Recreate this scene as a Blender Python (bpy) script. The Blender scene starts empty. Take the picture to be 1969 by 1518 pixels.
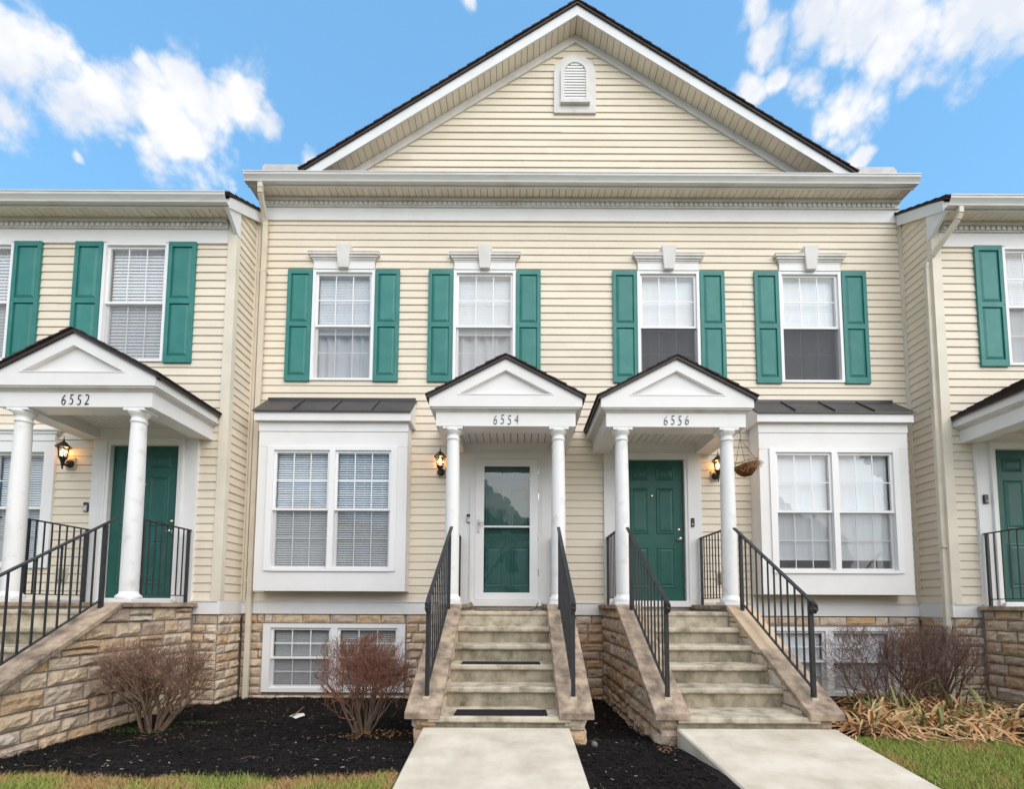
import bpy, bmesh, math, random
import numpy as np
from mathutils import Vector, Matrix
from mathutils import noise as mnoise
rnd = random.Random(7)
scn = bpy.context.scene
R = math.radians

# ------------------------------------------------------------------ camera
F_PX, TH, ROLL, PPX, IW, IH = 919.0, .07, .0045, 992.0, 1969.0, 1518.0
PPY = 1165 - F_PX * math.tan(TH)
EYE = Vector((0, -7.2, 1.51))
_r0, _u0, _f = Vector((1, 0, 0)), Vector((0, -math.sin(TH), math.cos(TH))), Vector((0, math.cos(TH), math.sin(TH)))
CRT = _r0 * math.cos(ROLL) + _u0 * math.sin(ROLL)
CUP = _u0 * math.cos(ROLL) - _r0 * math.sin(ROLL)
cd = bpy.data.cameras.new('camera'); cam = bpy.data.objects.new('camera', cd)
scn.collection.objects.link(cam); scn.camera = cam
cd.sensor_fit = 'HORIZONTAL'; cd.sensor_width = 36; cd.lens = F_PX / IW * 36
cd.shift_x = (IW / 2 - PPX) / IW; cd.shift_y = (PPY - IH / 2) / IW
cd.clip_start = .05; cd.clip_end = 2000
m = Matrix((CRT, CUP, -_f)).transposed().to_4x4(); m.translation = EYE
cam.matrix_world = m
def ray(px, py): return _f + CRT * (px - PPX) / F_PX - CUP * (py - PPY) / F_PX
def PW(px, py, Y):
    d = ray(px, py); return EYE + d * ((Y - EYE.y) / d.y)

# ------------------------------------------------------------------ world / sky
SUN_EL, SUN_AZ = 40, 148          # azimuth measured clockwise from +Y; sun behind and right of the camera
SKY_STRENGTH, SUN_STRENGTH, SUN_ANGLE, EXPOSURE = .145, 1.5, 80, 1.10
w = bpy.data.worlds.new('World'); scn.world = w; w.use_nodes = True
nt = w.node_tree; nt.nodes.clear()
def N(t, **k):
    n = nt.nodes.new(t)
    for a, b in k.items(): setattr(n, a, b)
    return n
L = nt.links.new
w.cycles.sampling_method = 'MANUAL'; w.cycles.sample_map_resolution = 512
out = N('ShaderNodeOutputWorld'); bg = N('ShaderNodeBackground'); bg.inputs['Strength'].default_value = SKY_STRENGTH
L(bg.outputs[0], out.inputs['Surface'])
sky = N('ShaderNodeTexSky', sky_type='NISHITA', sun_disc=False, sun_elevation=R(SUN_EL), sun_rotation=R(SUN_AZ),
        air_density=1.0, dust_density=.6, ozone_density=1.5, altitude=200)
def wmath(op, a, b=None, c=None, clamp=False):
    n = N('ShaderNodeMath', operation=op, use_clamp=clamp)
    for i, v in enumerate((a, b, c)):
        if v is None: continue
        if isinstance(v, (int, float)): n.inputs[i].default_value = v
        else: L(v, n.inputs[i])
    return n.outputs[0]
tint = N('ShaderNodeMix', data_type='RGBA', blend_type='MULTIPLY'); tint.inputs['Factor'].default_value = 1
even = N('ShaderNodeMix', data_type='RGBA'); even.inputs['Factor'].default_value = .5; even.inputs['B'].default_value = (.70, 1.82, 3.2, 1)
L(sky.outputs[0], tint.inputs['A']); tint.inputs['B'].default_value = (.9, 1.14, 1.12, 1)
tc = N('ShaderNodeTexCoord'); GEN = tc.outputs['Generated']
# cumulus clouds: soft lumps in given sky directions, broken up by noise (pixel positions give directions only)
CLOUDS = [(35, 105, 95), (90, 95, 70), (20, 225, 60), (0, 60, 70), (140, 215, 62), (215, 200, 70), (300, 200, 88), (355, 150, 66), (400, 210, 88),
          (470, 215, 70), (520, 240, 45), (350, 265, 85), (320, 290, 60), (275, 118, 28), (592, 300, 26), (160, 297, 11),
          (1480, 75, 42), (1570, 35, 55), (1650, 40, 105), (1750, 30, 115), (1860, 20, 110), (1960, 15, 80), (1690, 120, 62), (1600, 105, 40),
          (1640, 205, 62), (1560, 165, 40), (1440, 170, 38), (1660, 300, 24), (1600, 272, 20), (1460, 15, 35), (895, -12, 20), (1500, 150, 25)]
blobs = []
for px, py, r in CLOUDS:
    d = ray(px, py); dep = d.length; d = d.normalized()
    blobs.append((d, 1.28 * r / F_PX / dep))
nz = N('ShaderNodeTexNoise'); nz.inputs['Scale'].default_value = 9; nz.inputs['Detail'].default_value = 4; nz.inputs['Roughness'].default_value = .62
L(GEN, nz.inputs['Vector'])
warp = N('ShaderNodeVectorMath', operation='SCALE'); warp.inputs[3].default_value = .045
sub = N('ShaderNodeVectorMath', operation='SUBTRACT'); sub.inputs[1].default_value = (.5, .5, .5)
L(nz.outputs['Color'], sub.inputs[0]); L(sub.outputs[0], warp.inputs[0])
addv = N('ShaderNodeVectorMath', operation='ADD'); L(GEN, addv.inputs[0]); L(warp.outputs[0], addv.inputs[1])
fld = None
for d, s in blobs:
    dn = N('ShaderNodeVectorMath', operation='DISTANCE'); L(addv.outputs[0], dn.inputs[0]); dn.inputs[1].default_value = d
    v = wmath('MULTIPLY_ADD', dn.outputs['Value'], -1.5 / s, 1.35)
    fld = v if fld is None else wmath('MAXIMUM', fld, v)
# the same kind of clouds over the rest of the sky, from noise alone
nzo = N('ShaderNodeTexNoise'); nzo.inputs['Scale'].default_value = 2.4; nzo.inputs['Detail'].default_value = 3; L(addv.outputs[0], nzo.inputs['Vector'])
vd = N('ShaderNodeVectorMath', operation='DOT_PRODUCT'); L(GEN, vd.inputs[0]); vd.inputs[1].default_value = ray(984, 300).normalized()
away = wmath('MULTIPLY', wmath('GREATER_THAN', vd.outputs['Value'], .66), -9.)
fld = wmath('MAXIMUM', fld, wmath('ADD', wmath('MULTIPLY_ADD', nzo.outputs['Fac'], 6., -2.35), away))
nz2 = N('ShaderNodeTexNoise'); nz2.inputs['Scale'].default_value = 21; nz2.inputs['Detail'].default_value = 8; nz2.inputs['Roughness'].default_value = .62
L(GEN, nz2.inputs['Vector'])
vo = N('ShaderNodeTexVoronoi', feature='F1', normalize=False); vo.inputs['Scale'].default_value = 17; vo.inputs['Detail'].default_value = 2.5; vo.inputs['Roughness'].default_value = .55; vo.inputs['Lacunarity'].default_value = 2.3
L(addv.outputs[0], vo.inputs['Vector'])                # rounded puffs
puff = wmath('MULTIPLY_ADD', vo.outputs['Distance'], -.85, .62)
cov = wmath('ADD', wmath('MULTIPLY_ADD', wmath('SUBTRACT', nz2.outputs['Fac'], .5), 1.6, fld), puff)
mr = N('ShaderNodeMapRange', interpolation_type='SMOOTHSTEP'); L(cov, mr.inputs['Value'])
mr.inputs['From Min'].default_value = -.12; mr.inputs['From Max'].default_value = .86
nz3 = N('ShaderNodeTexNoise'); nz3.inputs['Scale'].default_value = 10; nz3.inputs['Detail'].default_value = 5
L(addv.outputs[0], nz3.inputs['Vector'])
ccol = N('ShaderNodeValToRGB'); L(wmath('MULTIPLY_ADD', puff, .30, wmath('SUBTRACT', nz3.outputs['Fac'], .03)), ccol.inputs[0])
ccol.color_ramp.elements[0].position = .34; ccol.color_ramp.elements[0].color = (2.65, 2.8, 3.08, 1)
ccol.color_ramp.elements[1].position = .58; ccol.color_ramp.elements[1].color = (3.4, 3.4, 3.4, 1)
mx = N('ShaderNodeMix', data_type='RGBA'); L(mr.outputs[0], mx.inputs['Factor']); L(tint.outputs['Result'], even.inputs['A']); L(even.outputs['Result'], mx.inputs['A']); L(ccol.outputs[0], mx.inputs['B'])
L(mx.outputs['Result'], bg.inputs['Color'])
sd = bpy.data.lights.new('sun', 'SUN'); sd.energy = SUN_STRENGTH; sd.angle = R(SUN_ANGLE); sd.color = (1, .92, .84)
so = bpy.data.objects.new('sun', sd); scn.collection.objects.link(so); so.location = (-10, -20, 25)
sv = Vector((math.sin(R(SUN_AZ)) * math.cos(R(SUN_EL)), math.cos(R(SUN_AZ)) * math.cos(R(SUN_EL)), math.sin(R(SUN_EL))))
so.rotation_euler = sv.to_track_quat('Z', 'Y').to_euler()
scn.cycles.max_bounces = 8; scn.cycles.diffuse_bounces = 4; scn.cycles.glossy_bounces = 3; scn.cycles.transparent_max_bounces = 16; scn.cycles.caustics_reflective = False; scn.cycles.caustics_refractive = False
vs = scn.view_settings; vs.view_transform = 'Standard'; vs.look = 'None'; vs.exposure = EXPOSURE; vs.gamma = 1; vs.use_curve_mapping = False

# ------------------------------------------------------------------ materials
MATS = {}
def mat(name, col, rough=.6, spec=.4, var=0., nscale=20, ncol=None, nlo=.4, nhi=.7, bump=0., bscale=60, objvar=0., metal=0., stretch=None, ramp=None, coat=0, detail=6):
    """principled with noise colour mix (col->ncol), per-object variation, fine bump"""
    M = bpy.data.materials.new(name); M.use_nodes = True; t = M.node_tree; b = t.nodes['Principled BSDF']
    b.inputs['Roughness'].default_value = rough; b.inputs['Specular IOR Level'].default_value = spec; b.inputs['Metallic'].default_value = metal
    if coat: b.inputs['Coat Weight'].default_value = coat
    lk = t.links.new
    tcn = t.nodes.new('ShaderNodeTexCoord'); vec = tcn.outputs['Object']
    if stretch:
        mp = t.nodes.new('ShaderNodeMapping'); mp.inputs['Scale'].default_value = stretch; lk(vec, mp.inputs[0]); vec = mp.outputs[0]
    cur = t.nodes.new('ShaderNodeRGB'); cur.outputs[0].default_value = (*col, 1); cur = cur.outputs[0]
    if ramp:
        oi = t.nodes.new('ShaderNodeObjectInfo'); cr_ = t.nodes.new('ShaderNodeValToRGB'); lk(oi.outputs['Random'], cr_.inputs[0])
        el = cr_.color_ramp.elements
        for i, (p, c) in enumerate(ramp):
            e = el[i] if i < 2 else el.new(p)
            e.position = p; e.color = (*c, 1)
        cr_.color_ramp.interpolation = 'LINEAR'; cur = cr_.outputs[0]
    if ncol:
        n = t.nodes.new('ShaderNodeTexNoise'); n.inputs['Scale'].default_value = nscale; n.inputs['Detail'].default_value = detail; n.inputs['Roughness'].default_value = .6
        lk(vec, n.inputs['Vector'])
        r_ = t.nodes.new('ShaderNodeMapRange'); r_.inputs['From Min'].default_value = nlo; r_.inputs['From Max'].default_value = nhi; lk(n.outputs['Fac'], r_.inputs[0])
        x = t.nodes.new('ShaderNodeMix'); x.data_type = 'RGBA'; lk(r_.outputs[0], x.inputs['Factor']); lk(cur, x.inputs['A']); x.inputs['B'].default_value = (*ncol, 1); cur = x.outputs['Result']
    if objvar:
        oi = t.nodes.new('ShaderNodeObjectInfo'); mm = t.nodes.new('ShaderNodeMapRange'); lk(oi.outputs['Random'], mm.inputs[0])
        mm.inputs['To Min'].default_value = 1 - objvar; mm.inputs['To Max'].default_value = 1 + objvar
        vm = t.nodes.new('ShaderNodeVectorMath'); vm.operation = 'SCALE'; lk(cur, vm.inputs[0]); lk(mm.outputs[0], vm.inputs[3]); cur = vm.outputs[0]
    lk(cur, b.inputs['Base Color'])
    if bump:
        n = t.nodes.new('ShaderNodeTexNoise'); n.inputs['Scale'].default_value = bscale; n.inputs['Detail'].default_value = 5; lk(vec, n.inputs['Vector'])
        bp = t.nodes.new('ShaderNodeBump'); bp.inputs['Strength'].default_value = bump; bp.inputs['Distance'].default_value = .01
        lk(n.outputs['Fac'], bp.inputs['Height']); lk(bp.outputs[0], b.inputs['Normal'])
    MATS[name] = M; return M
mat('siding', (.79, .70, .57), .55, .3, ncol=(.75, .655, .525), nscale=1.6, nlo=.35, nhi=.75, objvar=.035, bump=.05, bscale=25, stretch=(1, 1, 1))
mat('siding_trim', (.76, .69, .57), .5, .35, ncol=(.68, .61, .50), nscale=3)
mat('white', (.81, .79, .775), .45, .4, ncol=(.75, .725, .70), nscale=2.2, nlo=.45, nhi=.8, bump=.03, bscale=30)
mat('vinyl_white', (.84, .825, .82), .35, .45)
mat('column_white', (.81, .80, .79), .55, .3, ncol=(.60, .57, .52), nscale=6, nlo=.56, nhi=.8, bump=.12, bscale=45)
mat('soffit', (.86, .78, .67), .6, .3, ncol=(.76, .68, .57), nscale=3, objvar=.03)
mat('cornice', (.72, .69, .66), .6, .3, ncol=(.60, .56, .51), nscale=4, nlo=.45, nhi=.75)
mat('gutter', (.72, .70, .68), .4, .4, ncol=(.54, .51, .47), nscale=2, nlo=.5, nhi=.8, stretch=(1, 1, 8))
mat('downspout', (.70, .63, .51), .4, .4, ncol=(.61, .55, .44), nscale=4)
mat('rake_white', (.78, .78, .79), .5, .35, ncol=(.70, .70, .70), nscale=3)
mat('flashing', (.55, .53, .52), .45, .4, ncol=(.40, .38, .37), nscale=5)
mat('shingle', (.045, .032, .030), .9, .1, ncol=(.09, .065, .06), nscale=40, bump=.5, bscale=150, objvar=.15)
mat('drip_edge', (.038, .026, .025), .5, .4)
mat('metal_roof', (.030, .030, .034), .38, .5, ncol=(.045, .042, .044), nscale=4)
mat('shutter_green', (.028, .190, .168), .5, .4, ncol=(.050, .225, .20), nscale=4, objvar=.06, bump=.08, bscale=60)
mat('door_green', (.013, .088, .070), .42, .4, ncol=(.018, .106, .086), nscale=5, bump=.05, bscale=30)
mat('stone', (.4, .3, .2), .9, .15, ramp=[(0, (.64, .51, .375)), (1, (.68, .58, .46)), (.14, (.62, .41, .23)), (.28, (.56, .44, .335)), (.42, (.74, .60, .43)), (.56, (.58, .41, .275)), (.70, (.72, .62, .51)), (.84, (.50, .38, .29))],
    ncol=(.34, .235, .16), nscale=11, nlo=.50, nhi=.80, bump=1., bscale=42)
mat('mortar', (.30, .265, .22), .95, .1, ncol=(.20, .17, .14), nscale=20, bump=.4, bscale=80)
mat('cap_stone', (.50, .38, .275), .9, .15, ncol=(.16, .12, .095), nscale=6.5, nlo=.38, nhi=.68, bump=.35, bscale=90, detail=9, objvar=.06)
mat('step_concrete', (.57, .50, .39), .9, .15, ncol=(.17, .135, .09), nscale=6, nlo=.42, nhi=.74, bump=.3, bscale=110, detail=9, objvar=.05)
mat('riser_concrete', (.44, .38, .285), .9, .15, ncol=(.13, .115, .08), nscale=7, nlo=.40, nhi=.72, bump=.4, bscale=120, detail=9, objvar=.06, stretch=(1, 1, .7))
mat('cap_clean', (.64, .49, .335), .9, .15, ncol=(.52, .38, .25), nscale=5, bump=.25, bscale=90)
mat('walk_concrete', (.72, .645, .53), .85, .2, ncol=(.50, .425, .325), nscale=3.2, nlo=.36, nhi=.74, bump=.25, bscale=140, detail=8)
mat('iron', (.020, .020, .023), .45, .5, ncol=(.035, .033, .035), nscale=12)
mat('lantern_black', (.012, .012, .014), .4, .5)
mat('mulch', (.012, .010, .010), .95, .1, ncol=(.030, .025, .022), nscale=55, bump=1, bscale=70)
mat('mulch_chip', (.012, .0105, .010), .9, .15, ncol=(.035, .029, .025), nscale=9, nlo=.5, nhi=.75)
mat('pale_chip', (.30, .24, .17), .9, .15)
mat('soil_lawn', (.13, .14, .045), .95, .1, ncol=(.20, .14, .07), nscale=3, bump=.5, bscale=40)
mat('bark_grey', (.21, .145, .10), .9, .15, ncol=(.12, .08, .06), nscale=20)
mat('twig_red', (.27, .125, .085), .85, .2, ncol=(.19, .085, .06), nscale=15)
mat('twig_brown', (.19, .115, .09), .9, .15, ncol=(.12, .072, .06), nscale=15)
mat('twig_tan', (.29, .175, .12), .9, .15, ncol=(.18, .105, .075), nscale=15)
mat('leaf_dry', (.62, .41, .215), .85, .2, ncol=(.43, .20, .08), nscale=6, nlo=.4, nhi=.65)
mat('leaf_green', (.17, .19, .075), .8, .2, ncol=(.30, .26, .10), nscale=6)
mat('leaf_litter', (.22, .12, .06), .9, .2, ncol=(.13, .07, .04), nscale=12)
mat('creeper', (.06, .13, .025), .8, .2, ncol=(.10, .16, .04), nscale=10)
mat('blind', (.88, .88, .89), .6, .3)
mat('blind_grey', (.60, .60, .59), .6, .3)
mat('curtain', (.80, .79, .81), .9, .1)
mat('interior', (.16, .15, .14), .9, .1)
mat('rubber', (.018, .017, .020), .9, .2, bump=.5, bscale=200)
mat('mat_brown', (.23, .15, .095), .95, .1, ncol=(.10, .065, .045), nscale=14, bump=.6, bscale=120)
mat('brass', (.75, .62, .35), .25, .5, metal=1)
mat('nickel', (.62, .60, .57), .25, .5, metal=1)
mat('plastic_black', (.015, .015, .017), .35, .5)
mat('plastic_grey', (.45, .45, .46), .4, .5)
mat('box_beige', (.55, .49, .38), .5, .4)
mat('box_clear', (.40, .37, .28), .15, .6)
mat('coir', (.19, .088, .038), .95, .1, ncol=(.08, .035, .02), nscale=25, bump=.9, bscale=90)
mat('paper', (.72, .70, .66), .8, .2)
mat('grey_ball', (.15, .145, .15), .6, .3)
mat('road', (.05, .05, .052), .9, .2, bump=.4, bscale=90)
def glass_mat(name, tintc=(1, 1, 1)):
    M = bpy.data.materials.new(name); M.use_nodes = True; t = M.node_tree; t.nodes.clear(); k = t.links.new
    o = t.nodes.new('ShaderNodeOutputMaterial'); mxn = t.nodes.new('ShaderNodeMixShader'); lw = t.nodes.new('ShaderNodeLayerWeight'); pw = t.nodes.new('ShaderNodeMath'); pw.operation = 'POWER'; pw.inputs[1].default_value = 5; k(lw.outputs['Facing'], pw.inputs[0]); fr = t.nodes.new('ShaderNodeMath'); fr.operation = 'MULTIPLY_ADD'; fr.inputs[1].default_value = .9; fr.inputs[2].default_value = .085; k(pw.outputs[0], fr.inputs[0]); lw.inputs[0].default_value = .5
    tr = t.nodes.new('ShaderNodeBsdfTransparent'); tr.inputs[0].default_value = (*tintc, 1); gl = t.nodes.new('ShaderNodeBsdfGlossy'); gl.inputs['Roughness'].default_value = .01
    tcn = t.nodes.new('ShaderNodeTexCoord'); n = t.nodes.new('ShaderNodeTexNoise'); n.inputs['Scale'].default_value = 2.5; k(tcn.outputs['Object'], n.inputs['Vector'])
    bp = t.nodes.new('ShaderNodeBump'); bp.inputs['Strength'].default_value = .12; bp.inputs['Distance'].default_value = .02; k(n.outputs['Fac'], bp.inputs['Height']); k(bp.outputs[0], gl.inputs['Normal'])
    k(fr.outputs[0], mxn.inputs[0]); k(tr.outputs[0], mxn.inputs[1]); k(gl.outputs[0], mxn.inputs[2]); k(mxn.outputs[0], o.inputs[0]); MATS[name] = M
glass_mat('glass', (.93, .95, .96))
def screen_mat(name, col, fac):
    M = bpy.data.materials.new(name); M.use_nodes = True; t = M.node_tree; t.nodes.clear(); k = t.links.new
    o = t.nodes.new('ShaderNodeOutputMaterial'); mxn = t.nodes.new('ShaderNodeMixShader')
    tr = t.nodes.new('ShaderNodeBsdfTransparent'); df = t.nodes.new('ShaderNodeBsdfDiffuse'); df.inputs[0].default_value = (*col, 1)
    mxn.inputs[0].default_value = fac; k(tr.outputs[0], mxn.inputs[1]); k(df.outputs[0], mxn.inputs[2]); k(mxn.outputs[0], o.inputs[0]); MATS[name] = M
screen_mat('screen_light', (.27, .27, .28), .26); screen_mat('screen_dark', (.10, .10, .11), .74)
def emit_mat(name, col, s):
    M = bpy.data.materials.new(name); M.use_nodes = True; b = M.node_tree.nodes['Principled BSDF']
    b.inputs['Base Color'].default_value = (*col, 1); b.inputs['Emission Color'].default_value = (*col, 1); b.inputs['Emission Strength'].default_value = s; MATS[name] = M
emit_mat('bulb', (1, .52, .17), 7)
def grass_mat():
    M = mat('grass', (.115, .165, .035), .8, .2)
    t = M.node_tree; b = t.nodes['Principled BSDF']; at = t.nodes.new('ShaderNodeAttribute'); at.attribute_name = 'bladecol'; t.links.new(at.outputs['Color'], b.inputs['Base Color'])
grass_mat()

# ------------------------------------------------------------------ helpers
COL = scn.collection
def mworld(o):
    if o is None: return Matrix.Identity(4)
    b = o.matrix_basis
    return (mworld(o.parent) @ o.matrix_parent_inverse @ b) if o.parent else b
def link(name, me, mname, parent=None, smooth=False):
    o = bpy.data.objects.new(name, me); COL.objects.link(o)
    if mname and not me.materials: me.materials.append(MATS[mname])
    if parent is not None:
        o.parent = parent; o.matrix_parent_inverse = mworld(parent).inverted()
    if smooth: me.shade_smooth()
    return o
def tag(o, label=None, cat=None, group=None, kind=None):
    if label: o['label'] = label
    if cat: o['category'] = cat
    if group: o['group'] = group
    if kind: o['kind'] = kind
    return o
def thing(name, label, cat, loc=(0, 0, 0), group=None):
    o = bpy.data.objects.new(name, None); COL.objects.link(o); o.location = loc; o.empty_display_size = .2
    return tag(o, label, cat, group)
class MB:
    def __init__(s): s.v = []; s.f = []
    def add(s, vs, fs):
        n = len(s.v); s.v += [tuple(p) for p in vs]; s.f += [tuple(i + n for i in q) for q in fs]; return s
    def box(s, x0, x1, y0, y1, z0, z1):
        if x0 > x1: x0, x1 = x1, x0
        if y0 > y1: y0, y1 = y1, y0
        if z0 > z1: z0, z1 = z1, z0
        return s.add([(x0, y0, z0), (x1, y0, z0), (x1, y1, z0), (x0, y1, z0), (x0, y0, z1), (x1, y0, z1), (x1, y1, z1), (x0, y1, z1)],
                     [(0, 3, 2, 1), (4, 5, 6, 7), (0, 1, 5, 4), (1, 2, 6, 5), (2, 3, 7, 6), (3, 0, 4, 7)])
    def quad(s, a, b, c, d): return s.add([a, b, c, d], [(0, 1, 2, 3)])
    def prism(s, poly, axis, a0, a1):
        """extrude polygon (2-D points) along axis; poly coords are the two other axes in x,y,z order"""
        n = len(poly)
        def mk(p, a):
            if axis == 'x': return (a, p[0], p[1])
            if axis == 'y': return (p[0], a, p[1])
            return (p[0], p[1], a)
        vs = [mk(p, a0) for p in poly] + [mk(p, a1) for p in poly]
        return s.add(vs, [tuple(range(n))[::-1], tuple(range(n, 2 * n))] + [(i, (i + 1) % n, (i + 1) % n + n, i + n) for i in range(n)])
    def bar(s, a, b, w_, h_=None, upv=(0, 0, 1)):
        h_ = h_ or w_; a = Vector(a); b = Vector(b); d = (b - a).normalized(); u = Vector(upv)
        if abs(d.dot(u)) > .99: u = Vector((0, 1, 0))
        x = d.cross(u).normalized() * w_ / 2; y = x.cross(d).normalized() * h_ / 2
        vs = [a - x - y, a + x - y, a + x + y, a - x + y, b - x - y, b + x - y, b + x + y, b - x + y]
        return s.add(vs, [(3, 2, 1, 0), (4, 5, 6, 7), (0, 1, 5, 4), (1, 2, 6, 5), (2, 3, 7, 6), (3, 0, 4, 7)])
    def tube(s, pts, rad, seg=8, cap=True):
        pts = [Vector(p) for p in pts]; rings = []; n0 = len(s.v)
        rr = rad if isinstance(rad, (list, tuple)) else [rad] * len(pts)
        ref = Vector((0, 0, 1))
        for i, p in enumerate(pts):
            d = (pts[min(i + 1, len(pts) - 1)] - pts[max(i - 1, 0)]).normalized()
            if abs(d.dot(ref)) > .95: rf = Vector((1, 0, 0))
            else: rf = ref
            x = d.cross(rf).normalized(); y = x.cross(d).normalized()
            for k in range(seg):
                a = 2 * math.pi * k / seg; s.v.append(tuple(p + (x * math.cos(a) + y * math.sin(a)) * rr[i]))
        for i in range(len(pts) - 1):
            for k in range(seg):
                a = n0 + i * seg + k; b = n0 + i * seg + (k + 1) % seg; s.f.append((a, b, b + seg, a + seg))
        if cap: s.f.append(tuple(range(n0, n0 + seg))[::-1]); s.f.append(tuple(range(len(s.v) - seg, len(s.v))))
        return s
    def lathe(s, c, prof, seg=24, caps=True):
        n0 = len(s.v)
        for r_, z in prof:
            for k in range(seg):
                a = 2 * math.pi * k / seg; s.v.append((c[0] + r_ * math.cos(a), c[1] + r_ * math.sin(a), c[2] + z))
        for i in range(len(prof) - 1):
            for k in range(seg):
                a = n0 + i * seg + k; b = n0 + i * seg + (k + 1) % seg; s.f.append((a, b, b + seg, a + seg))
        if caps: s.f.append(tuple(range(n0, n0 + seg))[::-1]); s.f.append(tuple(range(len(s.v) - seg, len(s.v))))
        return s
    def mesh(s, name='m'):
        me = bpy.data.meshes.new(name); me.from_pydata(s.v, [], s.f); me.validate(); me.update(); return me
    def build(s, name, mname, parent=None, smooth=False, bevel=0, seg=1):
        me = s.mesh(name)
        if bevel:
            bm = bmesh.new(); bm.from_mesh(me); bmesh.ops.remove_doubles(bm, verts=bm.verts, dist=1e-5)
            bmesh.ops.bevel(bm, geom=bm.edges[:], offset=bevel, segments=seg, affect='EDGES', clamp_overlap=True); bm.to_mesh(me); bm.free()
        return link(name, me, mname, parent, smooth)
def box(name, mname, parent, *a, bevel=0): return MB().box(*a).build(name, mname, parent, bevel=bevel)

def sheet(name, mname, parent, x0, x1, z0, z1, y0, y1, holes):
    """wall sheet in the XZ plane, front y0, back y1, with rectangular holes (x0,x1,z0,z1)"""
    xs = sorted({x0, x1, *[h[0] for h in holes], *[h[1] for h in holes]}); zs = sorted({z0, z1, *[h[2] for h in holes], *[h[3] for h in holes]})
    mb = MB()
    inh = lambda x, z: any(h[0] < x < h[1] and h[2] < z < h[3] for h in holes)
    for i in range(len(xs) - 1):
        for j in range(len(zs) - 1):
            if inh((xs[i] + xs[i + 1]) / 2, (zs[j] + zs[j + 1]) / 2): continue
            a, b, c, d = xs[i], xs[i + 1], zs[j], zs[j + 1]
            mb.quad((a, y0, c), (b, y0, c), (b, y0, d), (a, y0, d)); mb.quad((a, y1, d), (b, y1, d), (b, y1, c), (a, y1, c))
    for (a, b, c, d) in holes + [(x0, x1, z0, z1)]:
        mb.quad((a, y0, c), (a, y1, c), (b, y1, c), (b, y0, c)); mb.quad((a, y0, d), (b, y0, d), (b, y1, d), (a, y1, d))
        mb.quad((a, y0, c), (a, y0, d), (a, y1, d), (a, y1, c)); mb.quad((b, y0, c), (b, y1, c), (b, y1, d), (b, y0, d))
    return mb.build(name, mname, parent)

COURSE = .1192
def siding(parent, org, ua, na, u0, u1, z0, z1, holes=(), gable=None, seams=True, umin=None):
    """clapboards one by one. org: point on the wall plane, ua: unit along wall, na: outward normal; gable: (uc, slope, apex_z)"""
    ua = Vector(ua); na = Vector(na); org = Vector(org); k = 0; z = z0; cnt = 0
    offs = [rnd.uniform(0, 3.6) for _ in range(4)]
    while z < z1 - .02:
        zt = min(z + COURSE, z1); zm = (z + zt) / 2
        a, b = u0, u1
        if umin: a = max(a, umin(zt))
        spans = [(a, b)] if b - a > .03 else []
        for h in holes:
            if h[2] < zm < h[3]:
                ns = []
                for (p, q) in spans:
                    if h[1] <= p or h[0] >= q: ns.append((p, q)); continue
                    if h[0] > p: ns.append((p, h[0]))
                    if h[1] < q: ns.append((h[1], q))
                spans = ns
        if seams:
            off = offs[(k // 2) % 4]; cuts = [u0 + off + 3.66 * i for i in range(-1, 6)]; ns = []
            for (p, q) in spans:
                c = [x for x in cuts if p + .5 < x < q - .5]; pr = p
                for x in c: ns.append((pr, x)); pr = x
                ns.append((pr, q))
            spans = ns
        for (p, q) in spans:
            if q - p < .03: continue
            pb, qb, pt, qt = p, q, p, q
            if gable:
                uc, sl, az = gable
                hb = (az - z) / sl; ht = max((az - zt) / sl, .01); pb = max(p, uc - hb); qb = min(q, uc + hb); pt = max(p, uc - ht); qt = min(q, uc + ht)
                if qb - pb < .05: continue
                pt = min(max(pt, pb), (pb + qb) / 2 - .005) if p < uc < q else pt; qt = max(qt, pt + .005)
            dz = rnd.uniform(-.001, .001); de = rnd.uniform(-.0035, .0035); tb, tt = .021 + rnd.uniform(-.002, .002), .003
            zz = zt + .006
            P_ = lambda u, zc, n: org + ua * u + na * n + Vector((0, 0, zc - org.z))
            # drop-lap profile: flat lower part, concave shoulder above
            zs = z + COURSE * .62 if zt - z > COURSE * .8 else None
            if zs:
                f_ = (zs - z) / COURSE; pm = pb + (pt - pb) * f_; qm = qb + (qt - qb) * f_
                vs = [P_(pb, z + dz, 0), P_(qb, z + dz + de, 0), P_(qb, z + dz + de, tb), P_(pb, z + dz, tb), P_(qm, zs, tb * .62), P_(pm, zs, tb * .62), P_(qt, zz, tt), P_(pt, zz, tt), P_(qt, zz, 0), P_(pt, zz, 0)]
                fs = [(0, 1, 2, 3), (3, 2, 4, 5), (5, 4, 6, 7), (7, 6, 8, 9), (0, 3, 5, 7, 9), (1, 8, 6, 4, 2)]
            else:
                vs = [P_(pb, z + dz, 0), P_(qb, z + dz, 0), P_(qb, z + dz, tb), P_(pb, z + dz, tb), P_(qt, zt, tt), P_(pt, zt, tt), P_(qt, zt, 0), P_(pt, zt, 0)]
                fs = [(0, 1, 2, 3), (3, 2, 4, 5), (5, 4, 6, 7), (0, 3, 5, 7), (1, 6, 4, 2)]
            MB().add(vs, fs).build('siding_board', 'siding', parent); cnt += 1
        z += COURSE; k += 1
    return cnt

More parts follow.
